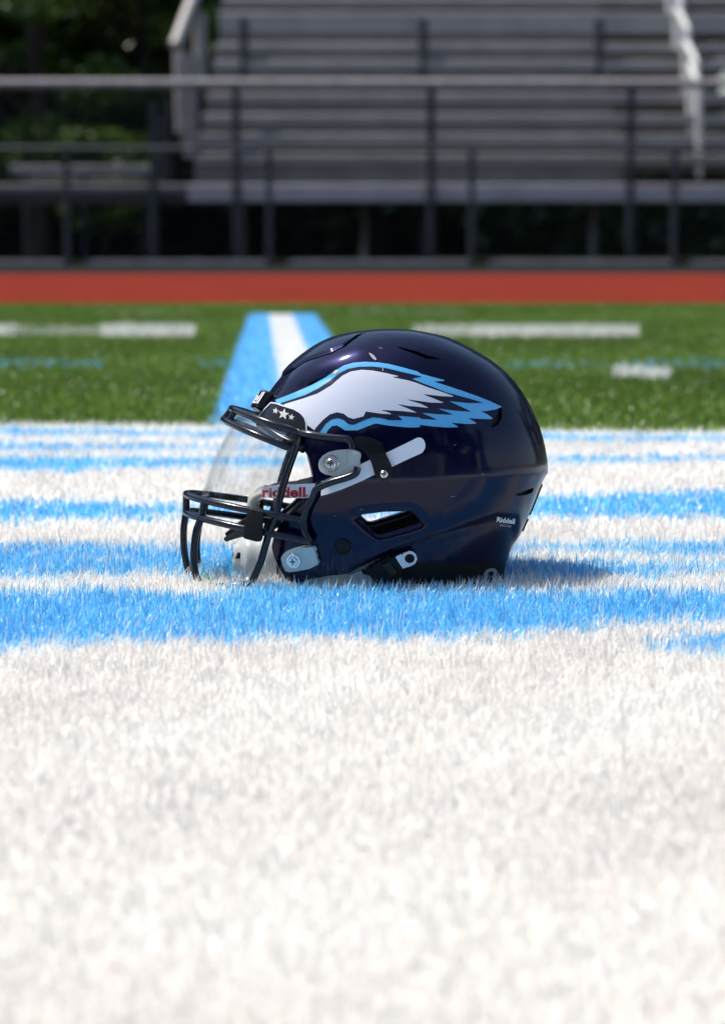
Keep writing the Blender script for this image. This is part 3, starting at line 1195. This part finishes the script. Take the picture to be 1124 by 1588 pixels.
# ---- turf fibres: the paint pattern, as outlines on the ground
STRIPES = [  # x, top row, bottom row along each blue band
    [(-80, 661, 671), (0, 662, 671), (150, 664, 672), (300, 667, 674), (600, 670, 677), (850, 672, 680), (1000, 674, 682), (1200, 673, 681)],
    [(-80, 686, 694), (100, 686, 695), (300, 687.5, 694), (520, 692, 696), (640, 698, 698)],
    [(-80, 707, 727), (100, 707, 727), (200, 708, 722), (300, 708, 720), (600, 709, 716), (850, 707, 714), (1000, 706, 713), (1200, 701, 707)],
    [(-80, 774, 806), (0, 774, 804), (150, 775, 801), (250, 778, 798), (330, 782, 796), (500, 784, 797), (850, 766, 797), (950, 763, 798), (1050, 759, 798), (1200, 755, 796)],
    [(-80, 842, 895), (0, 842, 893), (100, 842, 891), (200, 842, 888), (250, 846, 884), (320, 846, 892), (400, 846, 890), (500, 845, 870), (700, 843, 858), (840, 843, 851), (950, 840, 853), (1050, 840, 858), (1200, 840, 855)],
    [(600, 866, 876), (840, 866, 893), (930, 866, 890), (1000, 870, 889), (1070, 872, 888), (1200, 869, 884)],
    [(-80, 915, 999), (0, 914, 996), (100, 913, 993), (150, 911, 990), (250, 917, 989), (300, 919, 987), (400, 906, 986), (500, 905, 986), (600, 907, 983), (700, 912, 981), (800, 913, 978), (900, 913, 971), (960, 913, 965), (1050, 915, 958), (1200, 910, 953)],
    [(985, 992, 993), (1040, 988, 999), (1080, 985, 1001), (1200, 978, 1004)],
]


def edge_row(px):
    return np.interp(px, [-80, 0, 300, 600, 850, 1124, 1300], [654, 654, 657, 661, 666, 668, 669])


def smooth_noise(x, y, f, seed):
    r = np.random.default_rng(seed)
    o = np.zeros_like(x)
    for k in range(7):
        a, b, p = r.normal(0, f), r.normal(0, f), r.uniform(0, 6.28)
        o += np.sin(a * x + b * y + p)
    return o / 3.5


def classify(R, jit):
    """0 white, 1 blue, 2 green for roots R (n,3)"""
    q = R.copy()
    q[:, 2] = TIP * .8
    px, py = to_px(q)
    sc = 2.4 / q[:, 1]
    py = py + jit * sc * RNG.normal(0, 4.2, len(R)) + 4.5 * sc * smooth_noise(q[:, 0], q[:, 1], 60, 5)
    px = px + jit * sc * RNG.normal(0, 3, len(R))
    cls = np.zeros(len(R), int)
    for st in STRIPES:
        a = np.array(st, float)
        t, b = np.interp(px, a[:, 0], a[:, 1]), np.interp(px, a[:, 0], a[:, 2])
        ok = (px >= a[0, 0]) | (a[0, 0] <= -80)
        cls[(py > t) & (py < b) & ok] = 1
    return cls, px, py


def blades(roots, cls, hgt, wid, lean, cols, cvar, name, mats, label=None):
    """fibres bent ribbons: 5 vertices each; one object per colour"""
    objs = []
    for k, nm in enumerate(name):
        R = roots[cls == k]
        n = len(R)
        if not n:
            continue
        a = RNG.uniform(0, 2 * math.pi, n)
        th = np.abs(RNG.normal(0, 1, n)) * (lean[cls == k] if np.ndim(lean) else lean)
        # combed a little: clumps lean together
        ca = smooth_noise(R[:, 0], R[:, 1], 45, 17) * 2.2
        a = np.where(RNG.random(n) < np.where(R[:, 1] < 1.8, .15, .40), ca, a)
        H = hgt[cls == k] if np.ndim(hgt) else np.full(n, hgt)
        Wd = wid[cls == k] if np.ndim(wid) else np.full(n, wid)
        H = H * RNG.uniform(.62, 1.18, n)
        Wd = Wd * RNG.uniform(.75, 1.2, n)
        dl = np.stack([np.cos(a), np.sin(a), np.zeros(n)], -1)
        tw = a + math.pi / 2 + RNG.normal(0, .6, n)
        sd = np.stack([np.cos(tw), np.sin(tw), np.zeros(n)], -1)
        up = np.array([0, 0, 1.0])
        m1 = R + (dl * np.sin(th * .6)[:, None] + up * np.cos(th * .6)[:, None]) * (H * .55)[:, None]
        t2 = np.minimum(th * 1.7, 1.75)
        tp = m1 + (dl * np.sin(t2)[:, None] + up * np.cos(t2)[:, None]) * (H * .45)[:, None]
        w2 = (Wd / 2)[:, None]
        V = np.stack([R - sd * w2, R + sd * w2, m1 + sd * w2 * .9, m1 - sd * w2 * .9, tp], 1).reshape(-1, 3)
        b = np.arange(n) * 5
        loops = np.stack([b, b + 1, b + 2, b + 3, b + 3, b + 2, b + 4], -1).reshape(-1)
        starts = (np.arange(n)[:, None] * 7 + np.array([0, 4])).reshape(-1)
        me = bpy.data.meshes.new(nm)
        me.vertices.add(len(V))
        me.vertices.foreach_set("co", V.astype(np.float32).ravel())
        me.loops.add(len(loops))
        me.loops.foreach_set("vertex_index", loops.astype(np.int32))
        me.polygons.add(len(starts))
        me.polygons.foreach_set("loop_start", starts.astype(np.int32))
        me.update(calc_edges=True)
        base = np.array(cols[k])
        v = RNG.normal(1, cvar[k], n)[:, None]
        c3 = np.clip(base * v * np.where(R[:, 1] < 1.85, 1.0, 1.0)[:, None] * (1 + (.13 if nm.startswith('green') else .035) * smooth_noise(R[:, 0], R[:, 1], 3.5 if nm.startswith('green') else 14, 77))[:, None], 0.002, .88)
        if nm.startswith("green"):
            dry = (RNG.random(n) < .035)[:, None]
            c3 = np.where(dry, c3 * [2.6, 1.7, 1.9], c3)
        C = np.concatenate([c3, np.ones((n, 1))], 1)
        at = me.color_attributes.new("blade_col", 'FLOAT_COLOR', 'POINT')
        at.data.foreach_set("color", np.repeat(C, 5, 0).astype(np.float32).ravel())
        o = link(nm, me, None, [mats], smooth=False)
        tag(o, kind="stuff", label=(label or {}).get(nm))
        objs.append(o)
    return objs


def scatter(y0, y1, cell, m0=.28, m1=.3):
    """jittered roots over what the lens sees plus a margin each side"""
    out = []
    n = int((y1 - y0) / cell)
    ys = y0 + (np.arange(n) + .5) * cell
    for y in ys:
        hw = y * W_PX / 2 / FPX + m0 + m1 * y * .25
        xs = np.arange(-hw, hw, cell)
        out.append(np.stack([xs, np.full(len(xs), y), np.zeros(len(xs))], -1))
    R = np.vstack(out)
    R[:, :2] += RNG.uniform(-.6, .6, (len(R), 2)) * cell
    return R


WHITE, BLUE = (0.845, 0.82, 0.78), (0.17, 0.57, 0.93)
YE0, YE1 = d_edge_l, d_edge_r
parts = [(scatter(0.80, 1.80, .0026), .0090, .0015), (scatter(1.80, 2.80, .0029), .0175, .0014), (scatter(2.80, 4.62, .0052), .0155, .0028)]
roots = np.vstack([p[0] for p in parts])
hg = np.concatenate([np.full(len(p[0]), p[1]) for p in parts])
wd = np.concatenate([np.full(len(p[0]), p[2]) for p in parts])
hg = np.where(roots[:, 1] < 2.8, np.interp(roots[:, 1], [1.55, 2.05], [.0115, .0170]), hg)
cls, px, py = classify(roots, 1.0)
keep = py > edge_row(px) + RNG.normal(0, 1.0, len(py))
# fibres under the helmet are pressed flat by its rim
loc = (roots - ORG) @ RM
fx = (loc[:, 0] - XC_mid) / .118
fy = loc[:, 1] / .100
under = (fx ** 2 + fy ** 2) < 1
hg = np.where(under, hg * .45, hg)
stray = RNG.random(len(cls))
patch = np.clip(smooth_noise(roots[:, 0], roots[:, 1] * 2.5, 28, 41), 0, 1) * ((py > 835) & (py < 898) | (py < 690))
cls = np.where((cls == 1) & (stray < .06 + .32 * patch), 0, cls)
cls = np.where((cls == 0) & (stray > .9985) & (py < 1010), 1, cls)
# taller strays standing out of the pile
tall = RNG.random(len(cls)) < .012
hg = np.where(tall & ~under, hg * 1.45, hg)
# a few unpainted fibres by the mask
sp = on_plane(318, 890, .012)
gsp = (np.hypot(roots[:, 0] - sp[0], roots[:, 1] - sp[1]) < .0075) & (roots[:, 1] > 1.85)
cls = np.where(gsp, 2, cls)
blades(roots[keep], cls[keep], hg[keep], wd[keep], np.interp(roots[keep][:, 1], [1.6, 2.1], [1.0, .76]), [WHITE, BLUE, (0.03, 0.42, 0.06)], [.035, .10, .2],
       ["white_painted_grass", "blue_painted_grass", "green_unpainted_fibres"], M['blade'])

# ---- green turf beyond, with the yard line and the far markings
g = scatter(4.05, D_TRACK0 - .02, .0112, .70, .45)
q = g.copy()
q[:, 2] = TIP * .8
gx, gy = to_px(q)
gk = gy < edge_row(gx) + RNG.normal(0, 1.2, len(gy))
g, gx, gy = g[gk], gx[gk], gy[gk]
jx = gx + RNG.normal(0, 2.0, len(gx)) * (6 / g[:, 1])
jy = gy + RNG.normal(0, 1.0, len(gx)) * (6 / g[:, 1])
gc = np.full(len(g), 2)
t = (jy - 487) / (657 - 487)
xl, xr = 386 + (325 - 386) * t, 489 + (606 - 489) * t
wl, wr = 417 + (441 - 417) * t, 453 + (524 - 453) * t
on = (jy > 487)
gc[on & (jx > xl) & (jx < xr)] = 1
gc[on & (jx > wl) & (jx < wr)] = 0
yd = on & (jx > xl) & (jx < xr)


def mark(x0, x1, y0, y1, cover, k, slope=0.0):
    yy_ = jy - slope * (jx - x0)
    mk = (jx > x0) & (jx < x1) & (yy_ > y0) & (yy_ < y1) & ~yd & (RNG.random(len(jx)) < cover)
    gc[mk] = k


mark(-400, 26, 502, 519, .85, 0)
mark(26, 156, 505, 518, .40, 0)
mark(156, 303, 502, 520, .92, 0)
mark(640, 730, 503, 519, .72, 0)
mark(730, 990, 503, 520, .88, 0)
mark(950, 1038, 564, 580, .95, 0, .05)
mark(150, 300, 478, 489, .05, 0)
mark(540, 720, 478, 490, .05, 0)
mark(-300, 160, 556, 568, .24, 1)
mark(300, 420, 556, 566, .20, 1)
mark(720, 880, 558, 569, .20, 1)
mark(880, 980, 558, 569, .08, 1)
mark(980, 1400, 556, 569, .22, 1)
blades(g, gc, .017, .0042, .6, [WHITE, (0.20, 0.55, 0.92), (0.120, 0.208, 0.030)], [.06, .14, .22],
       ["white_yard_line_grass", "blue_yard_line_grass", "green_grass"], M['blade'])

# ================================================================== FENCE
DF = D_FENCE
zat = lambda py, d: at_depth(562, py, d)[2]
xat = lambda px, d: at_depth(px, 366, d)[0]
fence = empty("chain_link_fence", (0, DF, 0))
tag(fence, "low dark chain link fence with steel posts along the far edge of the red track", "fence")
ztf = zat(229, DF)
pitch = xat(418, DF) - xat(105, DF)
xs_p = [xat(105, DF) + pitch * k for k in range(-4, 9)]


def rel(o, par):
    o.parent = par
    o.matrix_parent_inverse = Matrix.Translation(-Vector(par.location))
    return o


post0 = None
for k, x in enumerate(xs_p):
    if post0 is None:
        mb = MB()
        mb.tube([(0, 0, -.05), (0, 0, ztf * .5), (0, 0, ztf - .01)], .036, 14)
        mb.tube([(0, 0, ztf - .012), (0, 0, ztf + .02), (0, 0, ztf + .035)], [.042, .040, .012], 14)
        post0 = mb.build("post", M['fence_post'], fence)
        o = post0
    else:
        o = post0.copy()
        COL.objects.link(o)
        o.parent = fence
    o.location = (x, 0, 0)
mb = MB()
mb.tube([(xs_p[0] - .1, 0, ztf - .01), (0, 0, ztf - .01), (xs_p[-1] + .1, 0, ztf - .01)], .026, 12)
mb.build("top_rail", M['fence_post'], fence)
for k in range(len(xs_p) - 1):
    mb = MB()
    x0 = xs_p[k] + .20
    mb.box((x0, -.03, .02), (xs_p[k + 1] - .04, .012, zat(404, DF)), .008)
    mb.build("bottom_board", M['galv'], fence)
# woven wire
def woven(x_a, x_b, z0, z1, cell, r):
    wv, wf = [], []
    nseg = int((z1 - z0) / (cell * .5))
    for i in range(int((x_b - x_a) / cell)):
        for sgn in (1, -1):
            x = x_a + i * cell
            b = len(wv)
            for j in range(nseg + 1):
                xx = x + (cell * .5 if (j % 2 == 0) == (sgn > 0) else 0)
                for a in range(3):
                    wv.append((xx + r * math.cos(a * 2.094), .0022 * sgn * (1 if j % 2 else -1) + r * math.sin(a * 2.094), z0 + j * cell * .5))
            for j in range(nseg):
                for a in range(3):
                    p, q_ = b + j * 3 + a, b + j * 3 + (a + 1) % 3
                    wf.append((p, q_, q_ + 3, p + 3))
    return wv, wf


wv, wf = woven(xs_p[1], xs_p[-2], .03, ztf - .03, .057, .0019)
make("wire_mesh", wv, wf, [M['wire']], fence, smooth=False)

# ================================================================== BLEACHERS
DB = DF + 2.4
bl = empty("bleachers", (0, DB, 0))
tag(bl, "grey aluminium bleachers with long seat planks and a tall guard rail behind the fence", "bleachers")
BX0, BXM, BX1 = xat(300, DB + .6), xat(958, DB + 1.5), xat(1400, DB)


def bpart(name, mb, m, sharp=40):
    o = mb.build(name, m, None, sharp=sharp)
    o.parent = bl
    o.matrix_parent_inverse = Matrix.Translation((0, -DB, 0))
    return o


# front walkway
mb = MB()
mb.box((xat(292, DB), DB, zat(313, DB)), (BX1, DB + .05, zat(286, DB)), .01)
M['fascia'] = mat("bare_aluminium", (0.47, 0.42, 0.41), 0.5, vary=(2, .15))
bpart("fascia", mb, M['fascia'])
mb = MB()
mb.box((xat(-260, DB), DB - .001, zat(299, DB)), (xat(292, DB) - .004, DB + .05, zat(286, DB)), .01)
bpart("fascia", mb, M['alu_dark'])
mb = MB()
mb.box((xat(-260, DB), DB + .02, zat(316, DB)), (xat(292, DB) - .004, DB + .06, zat(299, DB) - .003), .005)
bpart("walkway_beam", mb, M['wood'])
mb = MB()
mb.box((xat(-260, DB), DB + .056, zat(298, DB)), (BX1, DB + .95, zat(292, DB)), .005)
bpart("walkway_deck", mb, M['alu_dark'])
# rows of planks; each row: seat plank, foot plank, riser (open in the right-hand section)
row_y = [(246, 15), (216, 17), (185, 17), (152, 16), (128, 12), (101, 15), (74, 15), (36, 34), (2, 12), (-22, 12), (-46, 12)]
tread = .44
for k, (yc, hh) in enumerate(row_y):
    d = DB + .95 + k * tread
    z0, z1 = zat(yc + hh / 2, d), zat(yc - hh / 2, d)
    xa = BX0 + .02 * k
    mb = MB()
    mb.box((xa, d, z0), (BX1, d + .25, z1), .012)
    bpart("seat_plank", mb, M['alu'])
    mb = MB()
    nxt = row_y[k + 1] if k + 1 < len(row_y) else (yc - 24, 12)
    zr = zat(nxt[0] + nxt[1] / 2, d + tread)
    if zr - z1 > .01:
        pass
    zprev = zat(row_y[k - 1][0] - row_y[k - 1][1] / 2, d - tread) if k else zat(286, DB + .5)
    mb.box((xa, d + .085, zprev - .16), (BXM, d + .11, z0 - .003), .004)
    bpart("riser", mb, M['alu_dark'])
    mb = MB()
    mb.box((xa, d - tread + .26, zprev - .19), (BX1, d + .08, zprev - .165), .004)
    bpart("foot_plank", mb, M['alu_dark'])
# top rail and posts
zr = zat(130, DB)
mb = MB()
mb.tube([(xat(-300, DB), DB - .06, zr), (0, DB - .06, zr), (BX1, DB - .06, zr)], .058, 14)
bpart("guard_rail", mb, M['galv'])
for px in (-72, 240, 368, 668, 975, 1282):
    mb = MB()
    x = xat(px, DB)
    top = zr - .04 if px != 240 else zat(160, DB)
    mb.tube([(x, DB - .06, -.02), (x, DB - .06, top)], .048, 12)
    bpart("rail_post", mb, M['alu_black'])
v_, f_ = woven(xat(-260, DB), xat(1380, DB), zat(286, DB) + .03, zr - .05, .075, .0028)
wm = make("wire_mesh", [(x, y + DB - .06, z) for x, y, z in v_], f_, [M['fence_post']], None, smooth=False)
wm.parent = bl
wm.matrix_parent_inverse = Matrix.Translation((0, -DB, 0))
for px, py in ((655, 30), (925, 30), (380, 28)):
    d = DB + 3.2
    mb = MB()
    mb.tube([(xat(px, d), d, zat(122, d)), (xat(px, d), d, zat(py, d))], .065, 12)
    bpart("row_post", mb, M['alu_black'])
# braces and columns under the rows
for k, (pa, pb, d) in enumerate((((440, 385), (650, 340), DB + 1.6), ((115, 365), (240, 325), DB + .5), ((1124, 350), (960, 400), DB + 2))):
    mb = MB()
    A, B = at_depth(*pa, d), at_depth(*pb, d)
    mb.tube([A, B], .03, 10)
    bpart("brace", mb, M['black'])
for px, d in ((565, DB + 1.1), (918, DB + .8), (655, DB + .7), (380, DB + 2.6)):
    mb = MB()
    mb.tube([(xat(px, d), d, -.02), (xat(px, d), d, zat(316, d))], .045, 10)
    bpart("support_leg", mb, M['galv'] if px in (918, 565) else M['alu_black'])
# end guard on the left
mb = MB()
dA, dB_ = DB + .9, DB + 4.6
mb.tube([at_depth(272, 72, dA), at_depth(301, -4, dA + .5), at_depth(312, -40, dA + .9)], .085, 12)
bpart("end_rail", mb, M['alu'])
for px0, px1, y0, y1, r, dd in ((280, 282, 78, 205, .085, 0), (297, 297, 88, 236, .075, .25), (310, 310, 20, 122, .08, .5), (288, 296, 205, 243, .07, .1)):
    mb = MB()
    mb.tube([at_depth(px1, y1, dA + dd), at_depth(px0, y0, dA + dd)], r, 12)
    bpart("end_rail", mb, M['alu'])
for px, y0, y1 in ((262, 150, 300), (252, 180, 300)):
    mb = MB()
    mb.tube([at_depth(px, y1, dA), at_depth(px, y0, dA)], .03, 10)
    bpart("end_post", mb, M['alu_black'])
# white hand rails up the aisle on the right: hoops one behind the other
for k, (xf_, xb_, yt, yb, d0, d1) in enumerate(((1083, 1072, 128, 276, 1.1, 1.9), (1080, 1064, 92, 215, 2.0, 2.7), (1066, 1050, 40, 130, 2.8, 3.5), (1056, 1040, -4, 82, 3.6, 4.3), (1043, 1030, -50, 50, 4.4, 5.0))):
    mb = MB()
    a0, a1 = at_depth(xf_, yb, DB + d0), at_depth(xf_, yt + 14, DB + d0)
    a2, a3 = at_depth(xf_ - 3, yt, DB + d0 + .1), at_depth(xb_, yt - 24, DB + d1 - .1)
    a4_, a5_ = at_depth(xb_ - 2, yt - 14, DB + d1), at_depth(xb_ - 2, yb - 55, DB + d1)
    mb.tube(smooth_line([a0, (a0 + a1) / 2, a1, a2, a3, a4_, a5_], 6), .042, 10)
    bpart("hand_rail", mb, M['white_pipe'])

# small bleacher seen past the left end
sb_ = empty("team_bench", (xat(130, DB + 2.2), DB + 2.2, 0))
tag(sb_, "low plank bench with pale seat left of the bleachers, under the trees", "bench")
d = DB + 2.2
for nm, (pa, pb, ya, yb, dd, m) in {"seat": (18, 238, 272, 257, 0, 'alu'), "back_plank": (30, 238, 286, 276, .25, 'alu_dark')}.items():
    mb = MB()
    mb.box((xat(pa, d), d + dd, zat(ya, d)), (xat(pb, d), d + dd + .25, zat(yb, d)), .01)
    rel(mb.build(nm, M[m], None), sb_)
for px in (40, 130, 225):
    mb = MB()
    mb.tube([(xat(px, d), d + .12, -.02), (xat(px, d), d + .12, zat(272, d) - .002)], .035, 10)
    rel(mb.build("leg", M['alu_black'], None), sb_)


# ================================================================== TREES
def leaves(centers, radii, n, size, base, name, parent):
    cz = np.asarray(centers, float)
    idx = RNG.integers(0, len(cz), n)
    v = RNG.normal(0, 1, (n, 3))
    v /= np.linalg.norm(v, axis=1)[:, None]
    r = RNG.random(n) ** .42
    Pn = cz[idx] + v * r[:, None] * np.asarray(radii)[idx]
    a = RNG.normal(0, 1, (n, 3))
    a /= np.linalg.norm(a, axis=1)[:, None]
    b = np.cross(a, RNG.normal(0, 1, (n, 3)))
    b /= np.linalg.norm(b, axis=1)[:, None]
    s = (size * RNG.uniform(.6, 1.3, n))[:, None]
    V = np.stack([Pn - a * s, Pn + b * s * .45, Pn + a * s, Pn - b * s * .45], 1).reshape(-1, 3)
    me = bpy.data.meshes.new(name)
    me.vertices.add(len(V))
    me.vertices.foreach_set("co", V.astype(np.float32).ravel())
    me.loops.add(len(V))
    me.loops.foreach_set("vertex_index", np.arange(len(V), dtype=np.int32))
    me.polygons.add(n)
    me.polygons.foreach_set("loop_start", (np.arange(n) * 4).astype(np.int32))
    me.update(calc_edges=True)
    tone = RNG.uniform(.45, 2.0, len(cz))[idx] * RNG.normal(1, .25, n)
    C = np.concatenate([np.clip(np.array(base) * tone[:, None], .002, .4), np.ones((n, 1))], 1)
    at = me.color_attributes.new("blade_col", 'FLOAT_COLOR', 'POINT')
    at.data.foreach_set("color", np.repeat(C, 4, 0).astype(np.float32).ravel())
    return link(name, me, parent, [M['leaf']], smooth=False)


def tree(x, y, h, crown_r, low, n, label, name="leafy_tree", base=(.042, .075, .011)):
    t = empty(name, (x, y, 0))
    tag(t, label, "tree", "trees left of the bleachers")
    mb = MB()
    trunk = smooth_line([(0, 0, -.1), (.05, .02, h * .3), (-.06, .05, h * .6), (.02, 0, h * .92)], 6)
    mb.tube(trunk, np.linspace(.17, .04, len(trunk)), 12)
    cs_, rs_ = [], []
    for k in range(34):
        a, z = random.uniform(0, 6.28), random.uniform(low, h)
        rr = crown_r * math.sqrt(max(.08, 1 - ((z - (low + h) / 2) / ((h - low) / 2 + .3)) ** 2))
        q = random.uniform(.35, 1) * rr
        cpt = (q * math.cos(a), q * math.sin(a), z)
        cs_.append(cpt)
        rs_.append([random.uniform(.45, .85)] * 2 + [random.uniform(.3, .55)])
        z0 = max(h * .22, z - q * .7)
        mb.tube(smooth_line([(0, 0, z0), (cpt[0] * .5, cpt[1] * .5, (z0 + z) / 2 + .1), cpt], 4), np.linspace(.05, .012, 9), 6)
    mb.build("trunk", M['bark'], t)
    leaves(cs_, rs_, n, .085, base, "crown", t)
    return t


tree(xat(60, DB + 7), DB + 7, 6.2, 1.9, .9, 15000, "leafy tree at the left edge, its low crown over the plank bench")
tree(xat(225, DB + 8.5), DB + 8.5, 7.0, 2.0, 1.2, 15000, "dark leafy tree beside the left end of the bleachers", base=(.034, .064, .010))
tree(xat(-130, DB + 9), DB + 9, 7.5, 2.2, .8, 12000, "broad tree farthest left, beyond the end of the plank bench")
sh = empty("leafy_shrub", (xat(165, DB + 4), DB + 4, 0))
tag(sh, "shrub above the plank bench left of the bleachers, its bright green standing in for sunlit leaves", "shrub")
mb = MB()
for k in range(7):
    a = k * .9
    mb.tube(smooth_line([(0, 0, -.05), (.1 * math.cos(a), .1 * math.sin(a), .6), (.4 * math.cos(a), .3 * math.sin(a), 1.35)], 4), np.linspace(.02, .006, 9), 6)
mb.build("stem", M['bark'], sh)
cs_ = [(random.uniform(-.6, .55), random.uniform(-.3, .3), random.uniform(.5, 1.75)) for _ in range(26)]
leaves(cs_, [[.22, .2, .15]] * 26, 3200, .06, (.085, .145, .017), "foliage", sh)  # leaf colour brightened to stand in for a sunlit patch of foliage
# the wood behind everything reads as one dark mass
cs_, rs_ = [], []
for k in range(420):
    cs_.append((random.uniform(-13, 13), DB + random.uniform(11.5, 15), random.uniform(0.2, 9.5)))
    rs_.append([random.uniform(.8, 1.3), random.uniform(.6, 1.0), random.uniform(.6, 1.0)])
for k in range(160):                       # thicker where it shows left of the bleachers
    cs_.append((random.uniform(-8, -1.5), DB + random.uniform(11, 14.5), random.uniform(0.3, 7)))
    rs_.append([random.uniform(.8, 1.2), random.uniform(.6, .9), random.uniform(.6, 1.0)])
for k in range(260):                       # and on past the field's left corner
    cs_.append((random.uniform(-34, -12), DB + random.uniform(9, 15), random.uniform(0.2, 10)))
    rs_.append([random.uniform(1.1, 1.8), random.uniform(.8, 1.2), random.uniform(.8, 1.4)])
for k in range(260):                       # low undergrowth closes the view under the rows
    cs_.append((random.uniform(-13, 13), DB + random.uniform(11, 14), random.uniform(0.0, 1.6)))
    rs_.append([random.uniform(.7, 1.0), random.uniform(.5, .8), random.uniform(.5, .7)])
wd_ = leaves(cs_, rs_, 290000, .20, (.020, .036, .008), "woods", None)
cs_, rs_ = [], []
for k in range(520):                       # the same wood runs round the other sides of the field
    a = random.uniform(math.radians(125), math.radians(415))
    r_ = random.uniform(44, 52)
    cs_.append((r_ * math.sin(a) * 1.1, r_ * math.cos(a), random.uniform(0, 13)))
    rs_.append([random.uniform(2.5, 4), random.uniform(2.5, 4), random.uniform(1.5, 3)])
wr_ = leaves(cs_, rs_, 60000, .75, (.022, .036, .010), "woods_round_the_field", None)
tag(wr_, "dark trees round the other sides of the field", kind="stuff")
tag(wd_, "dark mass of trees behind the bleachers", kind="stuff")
